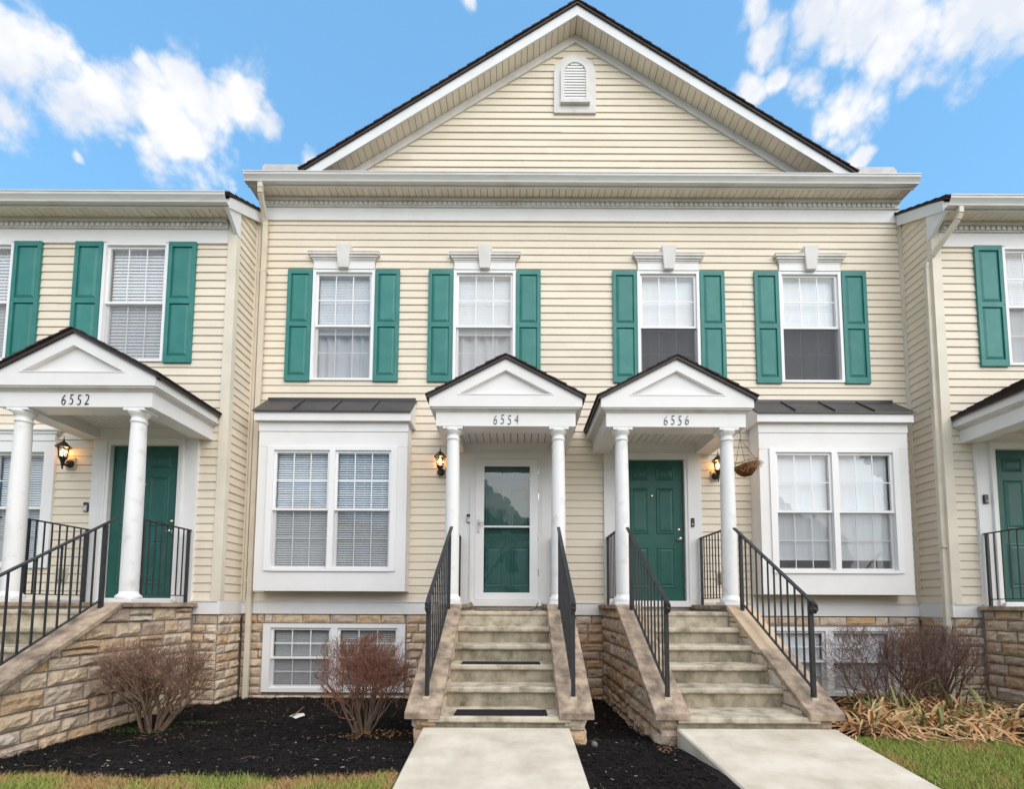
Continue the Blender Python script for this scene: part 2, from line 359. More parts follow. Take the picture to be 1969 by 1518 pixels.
# ---- rough stone blocks
def clip_poly(poly, a, b, c):
    """keep a*u+b*v<=c"""
    o = []
    for i in range(len(poly)):
        p, q = poly[i], poly[(i + 1) % len(poly)]; dp = a * p[0] + b * p[1] - c; dq = a * q[0] + b * q[1] - c
        if dp <= 0: o.append(p)
        if (dp < 0 < dq) or (dq < 0 < dp):
            t = dp / (dp - dq); o.append((p[0] + (q[0] - p[0]) * t, p[1] + (q[1] - p[1]) * t))
    return o
def stone(parent, poly, org, ua, na, depth=.045, rg=rnd):
    """poly in (u,z)"""
    if len(poly) < 3: return
    us = [p[0] for p in poly]; vs_ = [p[1] for p in poly]
    if max(us) - min(us) < .04 or max(vs_) - min(vs_) < .03: return
    ua = Vector(ua); na = Vector(na); org = Vector(org); pts = []
    n = len(poly)
    for i in range(n):
        p, q = poly[i], poly[(i + 1) % n]; l = math.hypot(q[0] - p[0], q[1] - p[1]); k = max(1, min(5, int(l / .085)))
        for j in range(k):
            t = j / k; jit = .004 if 0 < j else .003
            pts.append((p[0] + (q[0] - p[0]) * t + rg.uniform(-jit, jit), p[1] + (q[1] - p[1]) * t + rg.uniform(-jit, jit)))
    if n == 4:
        W = lambda u, v, d: tuple(org + ua * u + na * d + Vector((0, 0, v - org.z)))
        A, B, C_, D_ = poly; NU = 7 if math.hypot(B[0] - A[0], B[1] - A[1]) > .2 else 5; NV = 4; vv = []; sd_ = rg.uniform(0, 100); base = rg.uniform(.55, 1.0); tu, tv = rg.uniform(-.25, .25), rg.uniform(-.25, .25)
        for j in range(NV + 1):
            for i in range(NU + 1):
                a, b = i / NU, j / NV; u = (A[0] * (1 - a) + B[0] * a) * (1 - b) + (D_[0] * (1 - a) + C_[0] * a) * b; v = (A[1] * (1 - a) + B[1] * a) * (1 - b) + (D_[1] * (1 - a) + C_[1] * a) * b
                e = min(a, 1 - a) * NU, min(b, 1 - b) * NV; edge = e[0] < .5 or e[1] < .5
                k = mnoise.noise(Vector((u * 9, v * 14, sd_))) + .6 * mnoise.noise(Vector((u * 25, v * 30, sd_)))
                dd = depth * (.22 + .12 * k) if edge else depth * (base + .55 * k + tu * (a - .5) * 2 + tv * (b - .5) * 2)
                jt = .005 if edge else .012
                vv.append(W(u + rg.uniform(-jt, jt) * .8, v + rg.uniform(-jt, jt) * .6, max(dd, .004)))
        ff = [(j * (NU + 1) + i, j * (NU + 1) + i + 1, (j + 1) * (NU + 1) + i + 1, (j + 1) * (NU + 1) + i) for j in range(NV) for i in range(NU)]
        rim = [i for i in range(NU + 1)] + [(j + 1) * (NU + 1) - 1 for j in range(1, NV + 1)] + [NV * (NU + 1) + i for i in range(NU - 1, -1, -1)] + [j * (NU + 1) for j in range(NV - 1, 0, -1)]
        k0 = len(vv); vv += [tuple(Vector(vv[r_]) - na * (Vector(vv[r_]) - org).dot(na)) for r_ in rim]
        m4 = len(rim); ff += [(k0 + i, k0 + (i + 1) % m4, rim[(i + 1) % m4], rim[i]) for i in range(m4)]
        MB().add(vv, ff).build('stone', 'stone', parent); return
    cu = sum(p[0] for p in pts) / len(pts); cv = sum(p[1] for p in pts) / len(pts); m_ = len(pts)
    W = lambda u, v, d: tuple(org + ua * u + na * d + Vector((0, 0, v - org.z)))
    v0 = [W(u, v, 0) for u, v in pts]
    v1 = [W(u, v, depth * rg.uniform(.25, .5)) for u, v in pts]
    def ins(u, v, f, mn):
        du, dv = cu - u, cv - v; l = math.hypot(du, dv) or 1; s_ = min(f * l, mn) ; return u + du / l * s_, v + dv / l * s_
    v2 = []
    for u, v in pts:
        a, b = ins(u, v, .3, rg.uniform(.012, .026)); v2.append(W(a, b, depth * rg.uniform(.62, 1.0)))
    v3 = []
    for u, v in pts:
        a, b = cu + (u - cu) * .5 + rg.uniform(-.01, .01), cv + (v - cv) * .42; v3.append(W(a, b, depth * rg.uniform(.75, 1.25)))
    vv = v0 + v1 + v2 + v3 + [W(cu, cv, depth * rg.uniform(.9, 1.2))]; ff = []
    for r_ in range(3):
        for i in range(m_):
            j = (i + 1) % m_; ff.append((r_ * m_ + i, r_ * m_ + j, (r_ + 1) * m_ + j, (r_ + 1) * m_ + i))
    c = 4 * m_
    for i in range(m_): ff.append((3 * m_ + i, 3 * m_ + (i + 1) % m_, c))
    MB().add(vv, ff).build('stone', 'stone', parent)
def ashlar(parent, org, ua, na, u0, u1, z0, z1, holes=(), clip=None, rows=(.12, .17), widths=(.18, .46), seed=1, flip=False, depth=.045, top_row=None):
    rg = random.Random(seed); z = z1; J = .0085; first = True
    if na[0] * ua[1] - na[1] * ua[0] > 0: pass
    while z > z0 + .03:
        h = top_row if (first and top_row) else rg.uniform(*rows); first = False
        if z - h < z0 + .06: h = z - z0
        zb = z - h; u = u0
        while u < u1 - .02:
            w_ = rg.uniform(*widths)
            if u1 - (u + w_) < .1: w_ = u1 - u
            rects = [(u, u + w_, zb, z)]
            if h > .14 and w_ > .28 and rg.random() < .12:
                sp = zb + h * rg.uniform(.4, .6); rects = [(u, u + w_, zb, sp), (u, u + w_, sp, z)]
            for rc in rects:
                parts = [rc]
                for hh in holes:
                    np_ = []
                    for (a, b, c, d) in parts:
                        if hh[1] <= a or hh[0] >= b or hh[3] <= c or hh[2] >= d: np_.append((a, b, c, d)); continue
                        if hh[0] > a: np_.append((a, hh[0], c, d))
                        if hh[1] < b: np_.append((hh[1], b, c, d))
                        if hh[3] < d: np_.append((max(a, hh[0]), min(b, hh[1]), hh[3], d))
                        if hh[2] > c: np_.append((max(a, hh[0]), min(b, hh[1]), c, hh[2]))
                    parts = np_
                for (a, b, c, d) in parts:
                    if b - a < .05 or d - c < .035: continue
                    poly = [(a + J, c + J), (b - J, c + J), (b - J, d - J), (a + J, d - J)]
                    if clip: poly = clip_poly(poly, *clip)
                    if flip: poly = poly[::-1]
                    stone(parent, poly, org, ua, na, depth, rg)
            u += w_
        z = zb

# ------------------------------------------------------------------ windows
def blind(parent, x0, x1, z0, z1, y, pitch=.028, tilt=70, mname='blind', sag=0):
    mb = MB(); z = z1 - .03; rg = random.Random(int((x0 + z0) * 1000)); hw = pitch * .5
    mb.box(x0 + .002, x1 - .002, y - .012, y + .014, z1 - .03, z1)
    while z > z0:
        t = R(tilt + rg.uniform(-3, 3)); dz = math.sin(t) * hw * 1.08; dy = math.cos(t) * hw * 1.08; s1 = rg.uniform(-.0015, .0015)
        # front edge lower when closed downward
        mb.add([(x0 + .004, y - dy, z - dz + s1), (x1 - .004, y - dy, z - dz - s1), (x1 - .004, y + dy, z + dz - s1), (x0 + .004, y + dy, z + dz + s1)], [(0, 1, 2, 3)])
        z -= pitch
    if tilt > 60: mb.box(x0 + .006, x1 - .006, y + hw + .004, y + hw + .008, z0, z1)
    for f in (.16, .5, .84):
        xx = x0 + (x1 - x0) * f; mb.box(xx - .0015, xx + .0015, y - hw - .002, y - hw, z0, z1)
    mb.box(x0 + .004, x1 - .004, y - .012, y + .012, z0 - .012, z0 + .006)
    return mb.build('blind', mname, parent)
def curtain(parent, x0, x1, z0, z1, y, mname='curtain', amp=.02, waves=7, seed=0):
    mb = MB(); rg = random.Random(seed); n = 60; ph = rg.uniform(0, 6)
    vs = []
    for i in range(n + 1):
        t = i / n; x = x0 + (x1 - x0) * t
        yy = y + amp * math.sin(t * waves * 6.28 + ph + math.sin(t * 9 + ph)) * .7
        vs += [(x, yy, z1), (x + .01 * math.sin(t * 13), yy + .01 * math.sin(t * 17), z0)]
    mb.add(vs, [(2 * i, 2 * i + 1, 2 * i + 3, 2 * i + 2) for i in range(n)])
    return mb.build('curtain', mname, parent, smooth=True)
def sash_glass(parent, x0, x1, z0, z1, y, rail=.035, cols=3, rows=2, mun=.014, grille='vinyl_white'):
    """sash ring + grille + separate panes; x0..z1 = outer sash"""
    gx0, gx1, gz0, gz1 = x0 + rail, x1 - rail, z0 + rail, z1 - rail
    s = MB().box(x0, gx0, y - .014, y + .018, z0, z1).box(gx1, x1, y - .014, y + .018, z0, z1).box(gx0, gx1, y - .0135, y + .0175, z0, gz0).box(gx0, gx1, y - .0135, y + .0175, gz1, z1)
    s.build('sash', 'vinyl_white', parent)
    g = MB(); xs = [gx0 + (gx1 - gx0) * i / cols for i in range(cols + 1)]; zs = [gz0 + (gz1 - gz0) * i / rows for i in range(rows + 1)]
    if cols > 1 or rows > 1:
        for x in xs[1:-1]: g.box(x - mun / 2, x + mun / 2, y - .004, y + .004, gz0, gz1)
        for z in zs[1:-1]: g.box(gx0, gx1, y - .0045, y + .0035, z - mun / 2, z + mun / 2)
        g.build('grille', grille, parent)
    for i in range(cols):
        for j in range(rows):
            a = xs[i] + (mun / 2 if i else 0); b = xs[i + 1] - (mun / 2 if i < cols - 1 else 0); c = zs[j] + (mun / 2 if j else 0); d = zs[j + 1] - (mun / 2 if j < rows - 1 else 0)
            MB().quad((a, y - .001, c), (b, y - .001, c), (b, y - .001, d), (a, y - .001, d)).build('pane', 'glass', parent)
def double_hung(parent, x0, x1, z0, z1, Y, up=(3, 2), lo=(3, 2), zm=None, inside=None, screen=None):
    """double hung unit inside opening x0..x1,z0..z1 in wall front plane Y"""
    zm = zm or (z0 + z1) / 2
    sash_glass(parent, x0, x1, zm - .018, z1, Y + .012, cols=up[0], rows=up[1])
    sash_glass(parent, x0 + .003, x1 - .003, z0, zm + .018, Y + .047, cols=lo[0], rows=lo[1])
    if screen: MB().quad((x0 + .02, Y + .008, z0 + .02), (x1 - .02, Y + .008, z0 + .02), (x1 - .02, Y + .008, zm - .02), (x0 + .02, Y + .008, zm - .02)).build('insect_screen', screen, parent)
    for s in inside or []:
        if s[0] == 'blind': blind(parent, x0 + .02, x1 - .02, s[1], s[2], Y + .085, *s[3:])
        else: curtain(parent, x0 + .01, x1 - .01, s[1], s[2], Y + .16, *s[3:])
def flat_window(house, xc, w_, z0, z1, Y, up=(3, 2), lo=(3, 2), inside=None, screen=None, label=None):
    x0, x1 = xc - w_ / 2, xc + w_ / 2; c = .045
    f = MB().box(x0, x0 + c, Y - .036, Y + .07, z0, z1).box(x1 - c, x1, Y - .036, Y + .07, z0, z1).box(x0 + c, x1 - c, Y - .035, Y + .07, z1 - c, z1).box(x0 + c, x1 - c, Y - .037, Y + .07, z0, z0 + c * .8).build('window', 'vinyl_white', house)
    if label: f['label'] = label
    double_hung(f, x0 + c, x1 - c, z0 + c * .8, z1 - c, Y, up, lo, None, inside, screen)
    return f
def shutter(house, x0, x1, z0, z1, Y):
    yb, yf = Y - .018, Y - .048; w_ = x1 - x0; st = .055; o = MB()
    zm = z0 + (z1 - z0) * .505; r_ = .075; b = r_ + .02
    o.box(x0, x0 + st, yf, yb, z0, z1).box(x1 - st, x1, yf, yb, z0, z1)
    for a, c in ((z0, z0 + b), (zm - r_ / 2, zm + r_ / 2), (z1 - r_, z1)): o.box(x0 + st, x1 - st, yf + .0005, yb, a, c)
    s = o.build('shutter', 'shutter_green', house)
    for a, c in ((z0 + b, zm - r_ / 2), (zm + r_ / 2, z1 - r_)):
        A, B = x0 + st, x1 - st; e = .045; yo = Y - .026; yi = Y - .045
        MB().add([(A, yo, a), (B, yo, a), (B, yo, c), (A, yo, c), (A + e, yi, a + e), (B - e, yi, a + e), (B - e, yi, c - e), (A + e, yi, c - e)],
                 [(0, 1, 5, 4), (1, 2, 6, 5), (2, 3, 7, 6), (3, 0, 4, 7), (4, 5, 6, 7)]).build('raised_panel', 'shutter_green', s)
    sc = MB()
    for x in (x0 + .022, x1 - .022):
        for z in (z0 + .12, zm, z1 - .1): sc.box(x - .007, x + .007, yf - .003, yf, z - .007, z + .007)
    sc.build('screws', 'shutter_green', s)
def window_head(house, xc, w_, z, Y, seed=0):
    """frieze + crown + keystone above a window; z = top of the frame"""
    h = MB().box(xc - w_ / 2 + .01, xc + w_ / 2 - .01, Y - .045, Y, z + .004, z + .125).build('window_head', 'white', house)
    c = MB()
    for dx, y, a, b in ((.02, .05, .12, .147), (.035, .062, .147, .175), (.06, .08, .175, .212), (.088, .098, .212, .248), (.094, .104, .248, .258)):
        c.box(xc - w_ / 2 - dx + .02, xc + w_ / 2 + dx - .02, Y - y, Y, z + a, z + b)
    c.build('crown_moulding', 'cornice', h)
    k = MB(); t, b = .116, .076
    k.add([(xc - b, Y - .095, z - .005), (xc + b, Y - .095, z - .005), (xc + t, Y - .118, z + .362), (xc - t, Y - .118, z + .362), (xc - b, Y, z - .005), (xc + b, Y, z - .005), (xc + t, Y, z + .362), (xc - t, Y, z + .362)],
          [(0, 1, 2, 3), (4, 7, 6, 5), (0, 4, 5, 1), (1, 5, 6, 2), (2, 6, 7, 3), (3, 7, 4, 0)])
    k.build('keystone', 'cornice', h, bevel=.004)

# ------------------------------------------------------------------ doors
def six_panel_door(parent, name, xc, hw, z0, z1, Y, label=None):
    """door slab front at Y"""
    d = box(name, 'door_green', parent, xc - hw, xc + hw, Y, Y + .045, z0, z1)
    if label: d['label'] = label
    H = z1 - z0; px = [(-.36, -.06), (.06, .36)]; pz = [(.09, .38), (.47, .80), (.855, .945)]
    for a, b in px:
        for c, e in pz:
            X0, X1, Z0, Z1 = xc + a * hw * 2, xc + b * hw * 2, z0 + c * H, z0 + e * H; t = .018; q = .045
            MB().add([(X0, Y - .001, Z0), (X1, Y - .001, Z0), (X1, Y - .001, Z1), (X0, Y - .001, Z1), (X0 + t, Y - .010, Z0 + t), (X1 - t, Y - .010, Z0 + t), (X1 - t, Y - .010, Z1 - t), (X0 + t, Y - .010, Z1 - t),
                      (X0 + 2 * t, Y - .002, Z0 + 2 * t), (X1 - 2 * t, Y - .002, Z0 + 2 * t), (X1 - 2 * t, Y - .002, Z1 - 2 * t), (X0 + 2 * t, Y - .002, Z1 - 2 * t),
                      (X0 + q + .02, Y - .009, Z0 + q + .02), (X1 - q - .02, Y - .009, Z0 + q + .02), (X1 - q - .02, Y - .009, Z1 - q - .02), (X0 + q + .02, Y - .009, Z1 - q - .02)],
                     [(r_ * 4 + i, r_ * 4 + (i + 1) % 4, r_ * 4 + 4 + (i + 1) % 4, r_ * 4 + 4 + i) for r_ in range(3) for i in range(4)] + [(12, 13, 14, 15)]).build('door_panel', 'door_green', d)
    return d
def entry(house, cx, Y, storm=False, knob=1, doorbell=None, label=None):
    """white surround on the wall, door, sill"""
    s = MB()
    for sg in (-1, 1):
        a, b = cx + sg * .545, cx + sg * .738
        s.box(a, b, Y - .055, Y, 1.53, 3.822)
    s.box(cx - .738, cx + .738, Y - .058, Y, 3.825, 4.02)
    sur = s.build('door_surround', 'white', house)
    c = MB()
    for sg in (-1, 1): c.box(cx + sg * .478, cx + sg * .545, Y - .075, Y + .05, 1.535, 3.80); c.box(cx + sg * .52, cx + sg * .552, Y - .088, Y - .05, 1.535, 3.835)
    c.box(cx - .478, cx + .478, Y - .074, Y + .05, 3.738, 3.80).box(cx - .52, cx + .52, Y - .087, Y - .05, 3.80, 3.836)
    c.build('door_casing', 'white', sur)
    MB().box(cx - .52, cx + .52, Y - .13, Y + .05, 1.50, 1.572).box(cx - .478, cx + .478, Y - .10, Y + .04, 1.572, 1.586).build('door_sill', 'white', sur)
    yd = Y + .01 if storm else Y - .015
    d = six_panel_door(house, 'door', cx, .470, 1.588, 3.736, yd, label)
    kx = cx + knob * .395
    if not storm:
        MB().lathe((0, 0, 0), [(.028, 0), (.028, .008), (.012, .012), (.012, .035), (.027, .045), (.031, .058), (.024, .072), (.0, .076)], 14, False).build('door_knob', 'nickel', d, True).matrix_basis = Matrix.Translation((kx, yd, 2.52)) @ Matrix.Rotation(R(90), 4, 'X')
        MB().lathe((0, 0, 0), [(.026, 0), (.026, .012), (.014, .018), (.0, .02)], 14, False).build('deadbolt', 'brass', d, True).matrix_basis = Matrix.Translation((kx, yd, 2.665)) @ Matrix.Rotation(R(90), 4, 'X')
        box('peephole', 'brass', d, cx - .008, cx + .008, yd - .004, yd, 3.18, 3.196)
    else:
        y0 = Y - .07; F = MB()
        F.box(cx - .476, cx - .345, y0, y0 + .03, 1.59, 3.735).box(cx + .345, cx + .476, y0, y0 + .03, 1.59, 3.735).box(cx - .345, cx + .345, y0, y0 + .03, 3.62, 3.735).box(cx - .345, cx + .345, y0, y0 + .03, 1.59, 1.70)
        sdn = F.build('storm_door', 'vinyl_white', house); sdn['label'] = 'white framed storm door with two glass panes'
        box('mid_rail', 'vinyl_white', sdn, cx - .345, cx + .345, y0 + .003, y0 + .027, 2.682, 2.708)
        for a, b in ((1.70, 2.682), (2.708, 3.62)): MB().quad((cx - .345, y0 + .012, a), (cx + .345, y0 + .012, a), (cx + .345, y0 + .012, b), (cx - .345, y0 + .012, b)).build('pane', 'glass', sdn)
        hd = MB().box(cx - .445, cx - .415, y0 - .012, y0, 2.60, 2.80).tube([(cx - .43, y0 - .012, 2.735), (cx - .43, y0 - .05, 2.735), (cx - .40, y0 - .058, 2.742), (cx - .335, y0 - .055, 2.735)], .009, 8)
        hd.build('lever_handle', 'nickel', sdn)
        hg = MB()
        for z in (1.95, 2.5, 3.1, 3.5): hg.box(cx + .47, cx + .484, y0 - .008, y0, z, z + .1)
        hg.build('hinges', 'nickel', sdn)
    if doorbell:
        bx_, bz, dark, yw = doorbell
        b = box('doorbell', 'plastic_black', house, bx_ - .032, bx_ + .032, yw - .026, yw, bz - .065, bz + .065, bevel=.006)
        b['label'] = 'dark doorbell by the door' if dark else 'grey and black doorbell by the door'
        if not dark: box('faceplate', 'plastic_grey', b, bx_ - .027, bx_ + .027, yw - .030, yw - .024, bz - .06, bz + .022)
        MB().lathe((0, 0, 0), [(.014, 0), (.014, .004), (.010, .006), (.0, .006)], 16, False).build('button', 'plastic_grey' if dark else 'vinyl_white', b).matrix_basis = Matrix.Translation((bx_, yw - .0305 if not dark else yw - .0265, bz - .03)) @ Matrix.Rotation(R(90), 4, 'X')

# ------------------------------------------------------------------ ground
def smooth(a, b, t):
    t = max(0, min(1, (t - a) / (b - a))); return t * t * (3 - 2 * t)
def interp(x, pts):
    if x <= pts[0][0]: return pts[0][1]
    for (a, p), (b, q) in zip(pts, pts[1:]):
        if x <= b: return p + (q - p) * (x - a) / (b - a)
    return pts[-1][1]
def walk_z(Y):
    d = Y + 7.2
    return .1 * d if d > 0 else 0.
G_LEFT = [(-1, 0), (0, -.02), (2, .17), (3.0, .265), (3.5, .27), (3.9, .20), (4.3, .14), (5.2, .115), (7.2, .11)]
G_MID = [(-1, 0), (0, -.02), (2, .17), (3.0, .275), (3.5, .30), (4.3, .25), (5.2, .15), (7.2, .11)]
G_RIGHT = [(-1, 0), (0, -.02), (2, .17), (3.0, .275), (4.0, .365), (4.6, .36), (5.4, .24), (6.2, .16), (7.2, .13)]
def ground_z(X, Y):
    d = Y + 7.2
    l, mm, r_ = interp(d, G_LEFT), interp(d, G_MID), interp(d, G_RIGHT)
    t = smooth(-2.6, -1.0, X); z = l + (mm - l) * t; t = smooth(1.6, 2.7, X); z = z + (r_ - z) * t
    return z
def heightfield(name, mname, xs, ys, zf, kind='structure', keep=None):
    n = len(xs); vs = [(x, y, zf(x, y)) for y in ys for x in xs]; fs = []
    for j in range(len(ys) - 1):
        for i in range(n - 1):
            if keep and not keep((xs[i] + xs[i + 1]) / 2, (ys[j] + ys[j + 1]) / 2): continue
            fs.append((j * n + i, j * n + i + 1, (j + 1) * n + i + 1, (j + 1) * n + i))
    return tag(MB().add(vs, fs).build(name, mname, None, True), kind=kind)
frange = lambda a, b, s: [a + s * i for i in range(int(round((b - a) / s)) + 1)]
far = [-300, -150, -80, -40, -20]
lawn = heightfield('lawn', 'soil_lawn', far + frange(-12, 14, .2) + [20, 40, 80, 150, 300], far + frange(-12, 2, .2) + [10, 40, 100, 300], ground_z)
def bed_front(X):                                     # front edge of the mulch (Y)
    w_ = .035 * math.sin(X * 5.1) + .02 * math.sin(X * 13 + 1)
    return -3.66 - .10 * smooth(-4.5, -1.2, X) + w_
def bed(name, x0, x1, yfront, yback, seed):
    nx, ny = int((x1 - x0) / .05) + 1, 50
    vs = []
    for j in range(ny + 1):
        for i in range(nx + 1):
            X = x0 + (x1 - x0) * i / nx; yf = yfront(X); Y = yf + (yback - yf) * j / ny
            e = min(1, j / 4)
            vs.append((X, Y, ground_z(X, Y) + .004 + e * (.018 + .012 * mnoise.noise(Vector((X * 9, Y * 9, seed))) + .02 * mnoise.noise(Vector((X * 2, Y * 2, seed))))))
    fs = [(j * (nx + 1) + i, j * (nx + 1) + i + 1, (j + 1) * (nx + 1) + i + 1, (j + 1) * (nx + 1) + i) for j in range(ny) for i in range(nx)]
    return tag(MB().add(vs, fs).build(name, 'mulch', None, True), kind='structure')
bed('mulch_bed', -4.6, -.70, bed_front, .0, 1)
bed('mulch_bed', .40, 1.52, lambda X: -5.2, .0, 2)
bed('mulch_bed', 2.72, 6.6, lambda X: -2.98 + .03 * math.sin(X * 6), .0, 3)
def chips(name, mname, n, region, size, seed, lift=.03):
    rg = random.Random(seed); mb = MB()
    for _ in range(n):
        X, Y = region(rg); z = ground_z(X, Y) + lift + rg.uniform(-.012, .012); a = rg.uniform(0, 3.14); l = rg.uniform(*size); w_ = l * rg.uniform(.12, .35)
        d = Vector((math.cos(a), math.sin(a), rg.uniform(-.35, .35))) * l / 2; p = Vector((-math.sin(a), math.cos(a), rg.uniform(-.6, .6))) * w_ / 2; c = Vector((X, Y, z))
        mb.add([c - d - p, c + d - p, c + d + p, c - d + p], [(0, 1, 2, 3)])
    return tag(mb.build(name, mname), kind='stuff')
def reg_left(rg):
    X = rg.uniform(-4.5, -.84); yf = bed_front(X); return X, rg.uniform(yf - .03, -.03)
def reg_mid(rg): return rg.uniform(.51, 1.41), rg.uniform(-5.1, -.03)
def reg_right(rg): return rg.uniform(2.75, 6.4), rg.uniform(-3.0, -.03)
chips('mulch_chips', 'mulch_chip', 40000, reg_left, (.012, .038), 1, .032)
chips('mulch_chips', 'mulch_chip', 18000, reg_mid, (.012, .038), 2, .032)
chips('mulch_chips', 'mulch_chip', 12000, reg_right, (.012, .038), 3, .032)
chips('pale_wood_chips', 'pale_chip', 420, reg_left, (.012, .03), 4, .045)
chips('pale_wood_chips', 'pale_chip', 160, reg_mid, (.010, .026), 5, .045)
# walks
def walk(x0, x1, x0b, x1b, label):
    ys = [-2.9 - .3 * i for i in range(0, 16)]; t = .25
    mb = MB(); n = len(ys); vs = []
    for i, y in enumerate(ys):
        f = i / (n - 1) * 3.1; f = min(1, i * .3 / 1.2); a = x0 + (x0b - x0) * min(1, f); b = x1 + (x1b - x1) * min(1, f); z = walk_z(y)
        c = .012
        vs += [(a, y, z - t), (a, y, z - c), (a + c, y, z), (b - c, y, z), (b, y, z - c), (b, y, z - t)]
    fs = [(i * 6 + k, i * 6 + k + 1, i * 6 + 7 + k, i * 6 + 6 + k) for i in range(n - 1) for k in range(5)]
    fs = [q[::-1] for q in fs] + [(0, 1, 2, 3, 4, 5)]
    o = mb.add(vs, fs).build('walkway', 'walk_concrete'); tag(o, label, kind='structure'); return o
walk(-.819, .482, -.80, .492, 'pale concrete walk leading to the steps below number 6554')
walk(1.427, 2.836, 1.50, 2.80, 'raised pale concrete walk leading to the steps below number 6556')
walk(-5.95, -4.5, -5.9, -4.5, 'pale concrete walk leading to the leftmost steps')
walk(6.5, 7.9, 6.5, 7.9, 'pale concrete walk leading to the rightmost steps')
o = heightfield('sidewalk', 'walk_concrete', [-60, 60], [-10.2, -8.6], lambda x, y: .05)
o = heightfield('road', 'road', [-60, 60], [-17.5, -10.6], lambda x, y: .012)
tag(MB().box(-60, 60, -10.6, -10.45, -.1, .13).build('kerb', 'walk_concrete', bevel=.01), kind='structure')
# grass blades
def grass(name, n, region, seed, tan):
    rs = np.random.RandomState(seed); rg = random.Random(seed); V = np.zeros((n, 3, 3)); C = np.zeros((n, 4))
    for i in range(n):
        X, Y = region(rg); z = ground_z(X, Y); a = rg.uniform(0, 6.28); h = rg.uniform(.018, .05); w_ = rg.uniform(.0022, .004); b = rg.uniform(0, 6.28); l = h * rg.uniform(.2, 1.1)
        dx, dy = math.cos(a) * w_, math.sin(a) * w_
        V[i] = ((X - dx, Y - dy, z), (X + dx, Y + dy, z), (X + math.cos(b) * l, Y + math.sin(b) * l, z + h))
        p = mnoise.noise(Vector((X * 2.3, Y * 2.3, seed))) + .55 * mnoise.noise(Vector((X * 8, Y * 8, seed))) + tan(X, Y) + rg.uniform(-.28, .28)
        if p > .30: c = (.48 + rg.uniform(-.08, .08), .30, .135)
        elif p > .08: c = (.42, .37, .12)
        else: g = rg.uniform(.7, 1.3); c = (.31 * g, .35 * g, .085 * g)
        C[i] = (*c, 1)
    me = bpy.data.meshes.new(name); me.vertices.add(n * 3); me.vertices.foreach_set('co', V.reshape(-1)); me.loops.add(n * 3); me.loops.foreach_set('vertex_index', np.arange(n * 3, dtype=np.int32))
    me.polygons.add(n); me.polygons.foreach_set('loop_start', np.arange(n, dtype=np.int32) * 3); me.update(); me.validate()
    at = me.color_attributes.new('bladecol', 'FLOAT_COLOR', 'POINT'); at.data.foreach_set('color', np.repeat(C, 3, axis=0).reshape(-1).astype(np.float32))
    return tag(link(name, me, 'grass'), kind='stuff')

def gl(rg):
    while True:
        X, Y = rg.uniform(-5.2, -.83), rg.uniform(-4.8, -3.5)
        if Y < bed_front(X) + .02: return X, Y
def gr(rg): return rg.uniform(2.85, 6.4), -2.99 - 2.0 * rg.random() ** 1.2
grass('grass_blades', 70000, gl, 1, lambda X, Y: -.12 + .48 * smooth(.34, 0, bed_front(X) - Y) + .16 * smooth(-2.6, -1.2, X))
grass('grass_blades', 80000, gr, 2, lambda X, Y: -.32)

# ------------------------------------------------------------------ houses
SK0, SK1 = 1.37, 1.566        # white skirt board
YF = -.55                     # neighbours stand forward of the middle house
def skirt(house, x0, x1, Y):
    xs = [x0, (x0 * .37 + x1 * .63), x1] if x1 - x0 > 4 else [x0, x1]
    for a, b in zip(xs, xs[1:]): MB().box(a + .001, b - .001, Y - .03, Y, SK0, SK1 - .003).box(a + .001, b - .001, Y - .045, Y - .03, SK1 - .02, SK1 - .004).build('skirt_board', 'white', house)
def foundation(house, x0, x1, Y, holes, seed, z0=-.15):
    hs = [(a, b, c, d) for a, b, c, d in holes]
    f = sheet('foundation', 'mortar', house, x0, x1, -.5, SK0, Y + .012, Y + .2, hs)
    ashlar(f, (0, Y + .012, 0), (1, 0, 0), (0, -1, 0), x0, x1, z0, SK0 - .004, [(a - .01, b + .01, c - .01, d + .01) for a, b, c, d in holes], seed=seed, top_row=.135, rows=(.115, .15), depth=.035)
    return f
